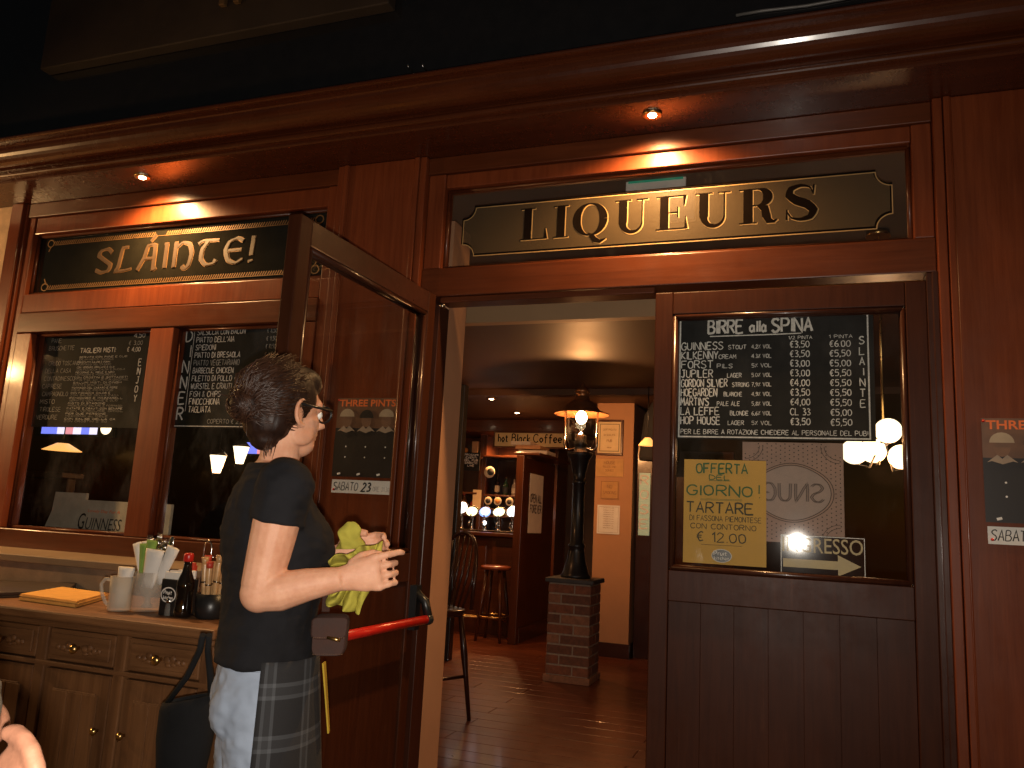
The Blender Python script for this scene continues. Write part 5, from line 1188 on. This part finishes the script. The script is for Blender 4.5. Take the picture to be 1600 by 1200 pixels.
def ear(mb, P, c, sgn, s=1.0, out=.35):
    """rim, lobe and bowl of an ear on the side sgn"""
    f, l, z = P.f, P.l * sgn, Vector((0, 0, 1)); o = P(c[0] - .005 * s, c[1] + sgn * .070 * s, c[2] - .008 * s)
    back = (-f * math.cos(out) + l * math.sin(out)).normalized()
    pts = []
    for k in range(15):
        a = math.radians(150 - 300 * k / 14); u = -math.cos(a) * 0 + math.sin(a)
        pts.append(o + z * (.032 * s * math.cos(math.radians(-30 + 235 * k / 14)) + .002) + back * (.030 * s * max(-.15, math.sin(math.radians(-30 + 235 * k / 14)))) + l * .006 * s)
    mb.tube(pts, [.004 * s] + [.0052 * s] * 12 + [.0065 * s, .007 * s], n=8)
    R3 = Matrix((back, z.cross(back), z)).transposed()
    mb.ell(o + back * .012 * s, (.019 * s, .0055 * s, .028 * s), rot=R3)
    mb.ell(o - z * .028 * s + back * .004 * s, (.009 * s, .007 * s, .010 * s), rot=R3)
    mb.tube([o + z * .012 * s + back * .012 * s, o + back * .019 * s, o - z * .014 * s + back * .012 * s], [.004 * s, .0045 * s, .004 * s], n=8)

# ---- the waitress
B = Pose((-1.222, -1.315, 0), .77, .64)
Hd = Pose((-1.212, -1.338, 0), .31, .951); HC = (0.012, 0.0, 1.540)
woman = thing('person', 'waitress in black T-shirt, jeans and plaid apron turning away, cloth in her hands', 'person', (-1.222, -1.315, 0))
mb = MB()
oval_rings(mb, B, [(.012, 0, .80, .09, .14), (.012, 0, .90, .096, .145), (.012, 0, 1.0, .090, .132), (.01, 0, 1.10, .104, .140), (.015, 0, 1.20, .118, .150), (.0, 0, 1.28, .108, .160), (-.012, 0, 1.345, .080, .155), (-.015, 0, 1.385, .055, .095), (-.012, 0, 1.41, .048, .055)])
mb.tube([B(-.015, 0, 1.36), B(.0, .0, 1.42), Hd(.005, 0, 1.475), Hd(.005, 0, 1.50)], [.056, .050, .047, .05], n=18)
head_shape(mb, Hd, HC); 
for s_ in (-1, 1): ear(mb, Hd, HC, s_)
# right arm: close to the viewer
sh = V(-1.112, -1.436, 1.345); el = V(-1.128, -1.468, 1.112); wr = V(-.964, -1.398, 1.152)
def limb(mb, pts, rr, n=16): mb.tube(pts, rr, n=n)
mb.ell(sh + V(-.01, .01, 0), (.058, .058, .058))
limb(mb, [sh, sh.lerp(el, .3) , sh.lerp(el, .65), el + V(0, 0, .01)], [.056, .054, .049, .043])
mb.ell(el, (.043, .043, .043))
limb(mb, [el, el.lerp(wr, .25) + V(0, 0, -.004), el.lerp(wr, .6), wr], [.041, .044, .036, .0265])
# palm and fingers of the right hand, closed on the cloth
d = (wr - el).normalized(); up = (V(0, 0, 1) - d * d.z).normalized(); aw = V(-.342, .94, 0)
mb.rings([[wr + d * t + up * (h * math.sin(a)) + aw * (th * math.cos(a)) for a in [2 * PI * k / 14 for k in range(14)]] for t, h, th in ((-.01, .026, .021), (.02, .031, .018), (.05, .039, .017), (.078, .040, .016), (.088, .034, .012))])
tips = []
for i, (hh, ln, out) in enumerate(((.033, 1.0, .034), (.011, 1.06, .022), (-.011, .98, .018), (-.032, .82, .012))):
    k0 = wr + d * .080 + up * hh; k1 = k0 + d * .026 * ln + up * .002 + aw * .004; k2 = k1 + d * (.012 if i else .026) + aw * .024 * ln; k3 = k2 - d * (.012 if i else -.006) + aw * .016 * ln - up * .003
    mb.tube([k0 - d * .012, k0, k1, k2, k3], [.0098, .0090, .0082, .0076, .0064], n=10); mb.ell(k0, (.0108, .0108, .0108), 0, 10, 8)
th0 = wr + d * .022 + up * .024 + aw * .006
mb.tube([th0, th0 + d * .026 + up * .016 + aw * .010, th0 + d * .050 + up * .018 + aw * .022, th0 + d * .070 + up * .010 + aw * .030], [.014, .0125, .0108, .0085], n=10)
# left arm: behind the cloth
sl = V(-1.318, -1.205, 1.345); e2 = V(-1.255, -1.130, 1.115); w2 = V(-1.085, -1.235, 1.190)
mb.ell(sl, (.056, .056, .056)); limb(mb, [sl, sl.lerp(e2, .4), sl.lerp(e2, .7), e2], [.054, .050, .046, .041]); mb.ell(e2, (.041,) * 3)
limb(mb, [e2, e2.lerp(w2, .3), e2.lerp(w2, .65), w2], [.039, .041, .034, .026])
d2 = V(.86, .35, .25).normalized(); u2 = (V(0, 0, 1) - d2 * d2.z).normalized(); a2 = d2.cross(u2)
mb.rings([[w2 + d2 * t + u2 * (h * math.sin(a)) + a2 * (th * math.cos(a)) for a in [2 * PI * k / 14 for k in range(14)]] for t, h, th in ((-.01, .026, .021), (.02, .030, .018), (.05, .038, .017), (.078, .039, .015), (.088, .032, .011))])
for i, (hh, ln) in enumerate(((.029, .95), (.010, 1.05), (-.010, .98), (-.027, .8))):
    k0 = w2 + d2 * .080 + u2 * hh; k1 = k0 + d2 * .030 * ln; k2 = k1 + d2 * .018 * ln + a2 * .016 - u2 * .004; k3 = k2 + d2 * .004 + a2 * .018 - u2 * .006
    mb.tube([k0 - d2 * .012, k0, k1, k2, k3], [.0102, .0102, .0095, .0086, .0072], n=10)
mb.tube([w2 + d2 * .02 + u2 * .024, w2 + d2 * .048 + u2 * .040 + a2 * .012, w2 + d2 * .072 + u2 * .044 + a2 * .02, w2 + d2 * .09 + u2 * .038 + a2 * .026], [.0135, .012, .0105, .0085], n=10)
# legs and feet
def legs(mb, k=1.0, z0=0.0, feet=True):
    for sgn, fx in ((-1, .05), (1, -.05)):
        hip, kn, an = B(.012, sgn * .078, .84), B(fx * .6 + .03, sgn * .085, .47), B(fx - .01 + (.0 if sgn < 0 else -.04), sgn * .085, .09)
        mb.tube([B(.012, sgn * .072, .90), hip, hip.lerp(kn, .35), hip.lerp(kn, .75), kn, kn.lerp(an, .3), kn.lerp(an, .7), an], [.085 * k, .090 * k, .083 * k, .064 * k, .057 * k, .058 * k, .046 * k, .038 * k], n=18)
        if feet: mb.tube([an, B(fx + .0, sgn * .085, .045), B(fx + .10, sgn * .085, .03), B(fx + .16, sgn * .085, .025)], [.04, .042, .036, .024], n=14)
legs(mb, .92)
body = remesh(obj('body', mb, SKIN, woman), .0036, 3, .45)
# shirt
mb = MB()
oval_rings(mb, B, [(.012, 0, .944, .116, .165), (.012, 0, .96, .116, .164), (.012, 0, 1.0, .113, .158), (.014, 0, 1.06, .112, .153), (.018, 0, 1.12, .117, .154), (.022, 0, 1.19, .136, .163), (.014, 0, 1.245, .132, .170), (-.004, 0, 1.30, .108, .176), (-.014, 0, 1.352, .083, .166), (-.017, 0, 1.388, .064, .112), (-.017, 0, 1.405, .058, .072)])
mb.ell(B(.07, -.075, 1.21), (.065, .065, .06)); mb.ell(B(.07, .075, 1.21), (.065, .065, .06))
for s0, e0 in ((sh, el), (sl, e2)):
    mb.ell(s0 + V(0, 0, .004), (.066, .066, .064))
    dd = (e0 - s0); mb.tube([s0 + V(0, 0, .01), s0 + dd * .14, s0 + dd * .26, s0 + dd * .35], [.066, .064, .063, .064], n=20)
shirt = remesh(obj('t_shirt', mb, TEE, woman), .0055, 5, .5)
def folds(o, amp, sc, axis=(1, 1, .35), seed=0):
    o0 = ORG[o.name]
    nrm = [v.normal.copy() for v in o.data.vertices]
    for v, nn in zip(o.data.vertices, nrm):
        p = Vector((v.co.x * axis[0], v.co.y * axis[1], v.co.z * axis[2])) * sc + Vector((seed, seed, seed))
        v.co += nn * amp * (noise.noise(p) + .5 * noise.noise(p * 2.1) + .35 * (1 - abs(noise.noise(p * 1.4 + Vector((3, 1, 7)))) * 2))
folds(shirt, .0065, 11, (1.2, 1.2, .9), 2); folds(shirt, .0030, 30, (.6, .6, 1.5), 8)
# jeans
mb = MB()
oval_rings(mb, B, [(.012, 0, .80, .098, .152), (.008, 0, .86, .106, .158), (.010, 0, .91, .104, .154), (.012, 0, .958, .100, .148)])
mb.ell(B(-.045, -.072, .845), (.058, .058, .07)); mb.ell(B(-.045, .072, .845), (.058, .058, .07))
legs(mb, 1.03, feet=False)
jeans = remesh(obj('jeans', mb, DENIM, woman), .0055, 5, .5); folds(jeans, .0042, 22, (1, 1, 1.6), 5)
# waistband seam and pocket stitching follow the cloth as thin raised lines
mb = MB()
mb.tube([B(.012 - .105 * math.cos(t), -.153 * math.sin(t), .940) for t in [PI * (.05 + .45 * k / 16) for k in range(17)]], .003, n=6)
obj('waist_seam', mb, DENIM, jeans)
# shoes
mb = MB()
for sgn, fx in ((-1, .05), (1, -.05)):
    mb.ell(B(fx - .02, sgn * .085, .05), (.055, .055, .05)); mb.tube([B(fx - .04, sgn * .085, .04), B(fx + .10, sgn * .085, .042), B(fx + .18, sgn * .085, .035)], [.045, .047, .032], n=14)
remesh(obj('shoes', mb, BLACKP, woman), .006)
# plaid apron wrapped round the front
mt, nt, b = _nodes('plaid_cloth'); uvn = nt.nodes.new('ShaderNodeUVMap'); sep = nt.nodes.new('ShaderNodeSeparateXYZ'); nt.links.new(uvn.outputs[0], sep.inputs[0])
def stripe(axis, freq, lo, hi, ph=0.0):
    a = nt.nodes.new('ShaderNodeMath'); a.operation = 'MULTIPLY_ADD'; a.inputs[1].default_value = freq; a.inputs[2].default_value = ph; nt.links.new(sep.outputs[axis], a.inputs[0])
    fr = nt.nodes.new('ShaderNodeMath'); fr.operation = 'FRACT'; nt.links.new(a.outputs[0], fr.inputs[0])
    g1 = nt.nodes.new('ShaderNodeMath'); g1.operation = 'COMPARE'; g1.inputs[1].default_value = (lo + hi) / 2; g1.inputs[2].default_value = (hi - lo) / 2; nt.links.new(fr.outputs[0], g1.inputs[0]); return g1.outputs[0]
def addn(x, y, k):
    a = nt.nodes.new('ShaderNodeMath'); a.operation = 'MULTIPLY_ADD'; a.inputs[1].default_value = k; nt.links.new(x, a.inputs[0]); nt.links.new(y, a.inputs[2]); return a.outputs[0]
z0_ = nt.nodes.new('ShaderNodeValue'); z0_.outputs[0].default_value = 0
acc = z0_.outputs[0]
for ax, fq, lo, hi, ph, k in (('X', 4.5, .10, .17, .0, .5), ('X', 4.5, .30, .37, .0, .5), ('Y', 5.5, .12, .20, .35, .5), ('Y', 5.5, .36, .44, .35, .5), ('X', 4.5, .17, .30, 0, .14), ('Y', 5.5, .20, .36, .35, .14)):
    acc = addn(stripe(ax, fq, lo, hi, ph), acc, k)
nt.links.new(ramp(nt, acc, [(0, (.014, .013, .014)), (1, (.075, .078, .085))]), b.inputs['Base Color']); b.inputs['Roughness'].default_value = .9
nn_ = noise_n(nt, mapping(nt, (1, 1, 1)), 500, 2); bump(nt, nn_.outputs[0], b, .3, .002)
PLAID = mt
bm = bmesh.new(); uvl = bm.loops.layers.uv.new('UVMap'); NU, NV = 44, 30; grid = []
for j in range(NV + 1):
    v = j / NV; row = []
    for i in range(NU + 1):
        u = i / NU; t = math.radians(-98 + 190 * u)
        fl = .008 * math.sin(t * 5 + 2) * v + .010 * math.sin(t * 3 + 1) * v
        flare = .016 + .05 * v
        p = B(.012 + (.112 + flare + fl) * math.cos(t), (.160 + flare * .7 + fl) * math.sin(t), .962 - .60 * v + .008 * math.sin(3 * t) * v)
        row.append(bm.verts.new(p))
    grid.append(row)
for j in range(NV):
    for i in range(NU):
        f_ = bm.faces.new((grid[j][i], grid[j + 1][i], grid[j + 1][i + 1], grid[j][i + 1])); f_.smooth = True
        for lp, (a, c_) in zip(f_.loops, ((i, j), (i, j + 1), (i + 1, j + 1), (i + 1, j))): lp[uvl].uv = (a / NU, 1 - c_ / NV)
apron = obj('apron', bm, PLAID, woman)
sol = apron.modifiers.new('thickness', 'SOLIDIFY'); sol.thickness = .003
mb = MB(); rows_ = []
for k in range(12):
    v = k / 11; t = math.radians(-24 + 10 * v); r_ = .136 + .05 * v * .45
    c_ = [B(.012 + (r_ + .006) * math.cos(t + o_), (.19) * math.sin(t + o_), .945 - .165 * v) for o_ in (-.075, .075)]; c2_ = [B(.012 + (r_ + .010) * math.cos(t + o_), (.19) * math.sin(t + o_), .945 - .165 * v) for o_ in (.075, -.075)]
    rows_.append(c_ + c2_)
mb.rings(rows_, smooth=False)
obj('ribbon', mb, cloth_mat('mustard_ribbon', (.42, .28, .03)), apron)
# hair: cap, bun and loose strands
mb = MB(); R3 = Matrix((Hd.f, Hd.l, Vector((0, 0, 1)))).transposed()
mb.ell(Hd(HC[0] - .022, 0, HC[2] + .034), (.096, .082, .096), rot=R3, n=28, k=18); mb.ell(Hd(HC[0] - .050, 0, HC[2] - .028), (.060, .066, .062), rot=R3)
mb.ell(Hd(HC[0] + .028, 0, HC[2] + .075), (.062, .060, .046), rot=R3); mb.ell(Hd(HC[0] - .056, 0, HC[2] - .070), (.034, .042, .034), rot=R3)
bun = Hd(HC[0] - .114, .006, HC[2] + .000)
mb.ell(bun, (.040, .045, .039), rot=R3)
for k in range(7):                                                     # coils of the bun
    a0 = k * .9; mb.tube([bun + (Hd.l * math.cos(a) * (.035 - .003 * k) + V(0, 0, 1) * math.sin(a) * (.031 - .003 * k)) - Hd.f * (.006 * k - .012) for a in [a0 + 2 * PI * q / 14 for q in range(14)]], .0085, n=8)
hair = remesh(obj('hair', mb, HAIR, woman), .0042, 4, .5); folds(hair, .0016, 60, (1, 1, .55), 9)
mb = MB()
for k in range(620):
    a = random.uniform(-2.0, 2.0); z_ = random.uniform(-.07, .128); rr_ = math.sqrt(max(.05, 1 - ((z_ - .02) / .115) ** 2))
    s0 = Hd(HC[0] - .022 - .100 * rr_ * math.cos(a) * random.uniform(.7, 1), .086 * rr_ * math.sin(a), HC[2] + z_ + .015)
    e0 = bun + V(random.uniform(-.03, .03), random.uniform(-.03, .03), random.uniform(-.03, .03)); md = s0.lerp(e0, .5); cc_ = Hd(HC[0] - .02, 0, HC[2] + .02); md = cc_ + (md - cc_).normalized() * ((s0 - cc_).length * .5 + (e0 - cc_).length * .5 + random.uniform(.0, .0022))
    mb.tube([s0, s0.lerp(md, .6) + (s0.lerp(md, .6) - cc_).normalized() * .0012, md, e0], [.0009, .0013, .0013, .0008], n=4)
for k in range(190):                                                   # hair wound round the bun
    ax = (Hd.f + V(random.uniform(-.5, .5), random.uniform(-.5, .5), random.uniform(-.5, .5))).normalized(); t1 = ax.cross(V(0, 0, 1)).normalized(); t2 = ax.cross(t1); lat = random.uniform(-.9, .9); a0 = random.uniform(0, 6.3); ex = random.uniform(1.0, 2.6)
    pts = []
    for q in range(8):
        a = a0 + ex * q / 7; u_ = t1 * math.cos(a) * math.cos(lat) + t2 * math.sin(a) * math.cos(lat) + ax * math.sin(lat)
        pts.append(bun + Vector((u_.x * .043, u_.y * .043, u_.z * .0405)) * random.uniform(.99, 1.03))
    mb.tube(pts, [.0007] + [.0013] * 6 + [.0007], n=4)
for k in range(16):                                                    # wisps
    s0 = bun + V(random.uniform(-.04, .04), random.uniform(-.04, .04), random.uniform(-.035, .035)); dr = (s0 - bun).normalized() * random.uniform(.02, .05) + V(0, 0, random.uniform(-.03, .015))
    mb.tube([s0, s0 + dr * .5 + V(0, 0, .006), s0 + dr], [.0012, .0009, .0005], n=4)
for k in range(16):
    s0 = Hd(HC[0] - .07 + random.uniform(-.01, .02), -.045 + random.uniform(-.02, .02), HC[2] - .085 + random.uniform(-.01, .01)); mb.tube([s0, s0 + V(0, 0, -.018) - Hd.f * .004, s0 + V(0, 0, -.034) + Hd.f * random.uniform(-.012, .004)], [.0012, .0009, .0005], n=4)
obj('strands', mb, wood('hair_strands', (.022, .009, .005), (.075, .032, .017), 'z', .36, 0, 60, 0), hair)
# glasses, eyes, neck ribbon tattoo-free
mb = MB(); e_ = HC
for sgn in (-1, 1):
    c_ = (e_[0] + .094, sgn * .033, e_[2] + .002)
    mb.tube([Hd(c_[0], c_[1] + .027 * math.cos(2 * PI * k / 20), c_[2] + .020 * math.sin(2 * PI * k / 20)) for k in range(21)], .0030, n=8)
    mb.tube([Hd(c_[0], sgn * .060, c_[2] + .010), Hd(e_[0] + .03, sgn * .078, e_[2] + .012), Hd(e_[0] - .012, sgn * .078, e_[2] + .014), Hd(e_[0] - .03, sgn * .076, e_[2] - .008)], [.0040, .0036, .0036, .003], n=8)
mb.tube([Hd(e_[0] + .095, -.008, e_[2] + .008), Hd(e_[0] + .099, 0, e_[2] + .010), Hd(e_[0] + .095, .008, e_[2] + .008)], .0028, n=8)
obj('glasses', mb, BLACKP, woman)
mb = MB()
for sgn in (-1, 1):
    mb.ell(Hd(e_[0] + .074, sgn * .031, e_[2] + .0), (.0125,) * 3, 0); mb.ell(Hd(e_[0] + .0845, sgn * .031, e_[2]), (.0035, .0035, .0035), 1)
obj('eye', mb, [WHITEP, BLACKP], woman)
mb = MB()
for sgn in (-1, 1): mb.tube([Hd(e_[0] + .085, sgn * .016, e_[2] + .022), Hd(e_[0] + .087, sgn * .034, e_[2] + .027), Hd(e_[0] + .074, sgn * .050, e_[2] + .022)], [.003, .0035, .002], n=6)
obj('eyebrow', mb, HAIR, woman)

# cleaning cloth held between her hands
CLOTH = cloth_mat('yellow_green_microfibre', (.38, .33, .05), weave=300, var=.3, bmp=.6)
g0 = wr + d * .075 + aw * .03
mb = MB(); NU, NV = 26, 26; grid = []
A_, B_, C_, D_ = pd(512, 872, 1.86), pd(600, 846, 1.84), pd(566, 958, 1.86), pd(510, 940, 1.88)
for j in range(NV + 1):
    row = []
    for i in range(NU + 1):
        u, v = i / NU, j / NV
        p = A_.lerp(B_, u).lerp(D_.lerp(C_, u), v)
        pinch = math.exp(-((v - .42) / .25) ** 2); mid = A_.lerp(C_, .5)
        p = p.lerp(mid + (p - mid) * .78, pinch * .6)
        q = Vector((u * 3.3, v * 2.4, 1.7))
        an_ = math.atan2(v - .42, u - .75); rd = math.hypot(v - .42, u - .75)
        p += aw * (.024 * noise.noise(q) + .022 * math.sin(an_ * 9 + 2 * rd) * min(1, rd * 1.6) + .009 * math.sin(an_ * 21 + 5 * rd) * min(1, rd * 1.4) + .010 * noise.noise(q * 3.1)) + V(0, 0, 1) * (.016 * noise.noise(q + V(5, 0, 0))) + RX * .012 * noise.noise(q * 2 + V(0, 5, 0))
        row.append(mb.bm.verts.new(p))
    grid.append(row)
for j in range(NV):
    for i in range(NU): mb.bm.faces.new((grid[j][i], grid[j + 1][i], grid[j + 1][i + 1], grid[j][i + 1])).smooth = True
top_ = pd(545, 850, 1.88); grid = []
for j in range(11):                                                    # tuft gathered up above the grip
    row = []
    for i in range(16):
        a = 2 * PI * i / 16; r_ = (.030, .032, .030, .027, .024, .024, .026, .025, .020, .014, .008)[j]
        c_ = top_ + V(0, 0, 1) * (j * .0065 - .012) + RX * (.004 * math.sin(j * .9))
        row.append(mb.bm.verts.new(c_ + RX * r_ * math.cos(a) * (1 + .30 * math.sin(3 * a + j * .4)) + aw * r_ * .75 * math.sin(a) * (1 + .25 * math.cos(4 * a + j))))
    grid.append(row)
for j in range(10):
    for i in range(16): mb.bm.faces.new((grid[j][i], grid[j][(i + 1) % 16], grid[j + 1][(i + 1) % 16], grid[j + 1][i])).smooth = True
cl = obj('cleaning_cloth', mb, CLOTH, base=tuple(A_)); tag(cl, 'crumpled yellow-green cleaning cloth gripped between the waitress\'s hands', 'cloth')
sol = cl.modifiers.new('thickness', 'SOLIDIFY'); sol.thickness = .0025
sb = cl.modifiers.new('subdivision', 'SUBSURF'); sb.levels = 1; sb.render_levels = 1
# leather money pouch on her hip
LEATH = plain('brown_leather', (.036, .012, .0065), .8, var=.3, scale=20, bmp=.2)
pc = pd(516, 992, 1.87); N_ = -RF
PT = lambda u, v, w_: pc + RX * u + V(0, 0, 1) * v + N_ * w_
t = thing('waist_pouch', 'brown leather money pouch with a brass clasp at the waitress\'s front', 'pouch', tuple(pc))
def slab(mb, hw, hh, z0, z1, cy=0.0, e=.35):
    se = lambda q: math.copysign(abs(q) ** e, q)
    mb.rings([[PT(hw * k_ * se(math.cos(a)) * (1 + .06 * math.sin(a)), cy + hh * k_ * se(math.sin(a)), w_) for a in [2 * PI * k / 32 for k in range(32)]] for k_, w_ in ((.90, z0), (1.0, z0 + (z1 - z0) * .3), (1.0, z0 + (z1 - z0) * .7), (.90, z1))])
mb = MB(); slab(mb, .041, .046, -.022, .018); obj('bag', mb, LEATH, t)
mb = MB(); slab(mb, .042, .025, .0185, .0225, .021); obj('flap', mb, LEATH, t)
mb = MB()
for k in range(15): mb.tube([PT(-.035 + k * .005, .0005, .0235), PT(-.032 + k * .005, .0005, .0235)], .0007, n=5)
for k in range(15): mb.tube([PT(-.034 + k * .0048, -.038, .0175), PT(-.031 + k * .0048, -.038, .0175)], .0007, n=5)
obj('stitching', mb, plain('tan_thread', (.16, .08, .04), .8), t)
obj('clasp', MB().tube([PT(-.002, .002, .026), PT(.020, -.002, .027), PT(.030, -.004, .026)], [.0035, .005, .0035]), BRASS, t)
obj('strap', MB().bar(PT(-.018, .05, -.01), PT(-.030, .105, -.055), .018, .004), LEATH, t)
# black bag hanging from the sideboard corner by its strap
bc = pd(296, 1090, 2.12)
t = thing('hanging_bag', 'open black bucket bag hanging by its strap beside the waitress', 'bag', (bc.x, bc.y, bc.z - .25))
BAGM = cloth_mat('black_bag_cloth', (.010, .010, .011))
mb = MB(); prof_ = ((.072, 0), (.078, -.03), (.078, -.10), (.068, -.18), (.050, -.24), (.030, -.262), (.001, -.265))
rr = []
for r_, h_ in prof_: rr.append([bc + RX * r_ * 1.75 * .55 * math.cos(a) * 1.0 + V(RX.y * 0, 0, 0) + aw * r_ * .55 * math.sin(a) + V(0, 0, h_ + .012 * math.cos(a) * (1 if h_ > -.02 else 0)) for a in [2 * PI * k / 28 for k in range(28)]])
inner = [[bc + (p - bc) * .94 + V(0, 0, .0) for p in r] for r in rr[:5]]
mb.rings(list(reversed(inner)) + rr, cap=False); obj('body', mb, BAGM, t)
hk = Vector((SB1 + .0, SBF - .0, .86)); hk2 = pd(322, 992, 2.05)
st_ = []
for s_ in (-1, 1):
    e = bc + RX * (.072 * .9 * s_ * .96)
    st_.append([e + V(0, 0, -.02), e.lerp(hk2, .35) , e.lerp(hk2, .75), hk2 + RX * .008 * s_])
mb = MB()
for s in st_[1:]: mb.tube(s, [.010, .009, .008, .008], n=10)
mb.tube([st_[0][0], st_[0][1] + RX * .02, st_[0][2] + RX * .01, st_[0][3]], [.008, .008, .008, .008], n=10)
obj('strap', mb, BAGM, t)

# ---- seated guest at the lower left edge: only an ear and some hair reach the picture
G = Pose(pd(-180, 1200, .64), -.25, .97); G.o.z = 0
GSK = plain('tanned_skin', (.33, .145, .085), .55, var=.2, scale=40, bmp=.1)
gz = pd(-180, 1200, .64).z
guest = thing('person', 'greying seated guest in the near corner, only ear and hair in view', 'person', (G.o.x, G.o.y, 0))
mb = MB(); head_shape(mb, G, (0, 0, gz)); 
for s_ in (-1, 1): ear(mb, G, (0, 0, gz), s_, 1.45, 1.15)
mb.tube([G(-.02, 0, gz - .08), G(-.03, 0, gz - .17)], [.055, .06], n=18)
oval_rings(mb, G, [(-.05, 0, .42, .13, .18), (-.05, 0, .6, .12, .165), (-.05, 0, .78, .125, .18), (-.05, 0, gz - .24, .11, .2), (-.04, 0, gz - .17, .07, .13)])
for s_ in (-1, 1):
    mb.tube([G(-.02, s_ * .09, .48), G(.2, s_ * .11, .5), G(.4, s_ * .12, .5), G(.42, s_ * .12, .25), G(.40, s_ * .12, .08)], [.09, .085, .06, .055, .04], n=14); mb.tube([G(.38, s_ * .12, .05), G(.54, s_ * .12, .035)], [.042, .03], n=12)
    mb.tube([G(-.05, s_ * .19, gz - .26), G(-.02, s_ * .24, gz - .5), G(.2, s_ * .2, gz - .5)], [.055, .045, .03], n=14); mb.ell(G(.25, s_ * .19, gz - .5), (.04, .03, .02))
remesh(obj('body', mb, GSK, guest), .0032, 2, .4)
mb = MB(); R3 = Matrix((G.f, G.l, Vector((0, 0, 1)))).transposed()
mb.ell(G(-.022, 0, gz + .030), (.098, .079, .096), rot=R3, n=28, k=18); mb.ell(G(-.045, 0, gz - .03), (.066, .071, .07), rot=R3)
h_ = remesh(obj('hair', mb, GREYH, guest), .004, 3); folds(h_, .004, 60, (1, 1, .6), 4)
mb = MB()
oval_rings(mb, G, [(-.05, 0, .44, .15, .2), (-.05, 0, .6, .14, .185), (-.05, 0, .78, .145, .2), (-.05, 0, gz - .24, .125, .215), (-.045, 0, gz - .16, .075, .12)])
for s_ in (-1, 1): mb.tube([G(-.05, s_ * .19, gz - .23), G(-.02, s_ * .245, gz - .5), G(.12, s_ * .21, gz - .5)], [.07, .06, .05], n=14)
remesh(obj('jumper', mb, cloth_mat('grey_jumper', (.10, .10, .11)), guest), .008)
mb = MB()
for s_ in (-1, 1): mb.tube([G(-.08, s_ * .09, .48), G(.2, s_ * .11, .5), G(.41, s_ * .12, .5), G(.43, s_ * .12, .25), G(.40, s_ * .12, .09)], [.105, .10, .075, .07, .055], n=14)
remesh(obj('trousers', mb, cloth_mat('dark_trousers', (.03, .03, .04)), guest), .008)
t = thing('stool', 'plain dark stool under the seated guest in the near corner', 'stool', (G.o.x, G.o.y, 0))
c_ = G(-.04, 0, 0)
obj('seat', MB().lathe([(.16, .37), (.18, .38), (.18, .40), (.15, .405)], c_), DARKH, t)
for k in range(4):
    a = PI / 4 + PI / 2 * k; obj('leg', MB().tube([c_ + V(.12 * math.cos(a), .12 * math.sin(a), .37), c_ + V(.17 * math.cos(a), .17 * math.sin(a), 0)], .016), DARKV, t)
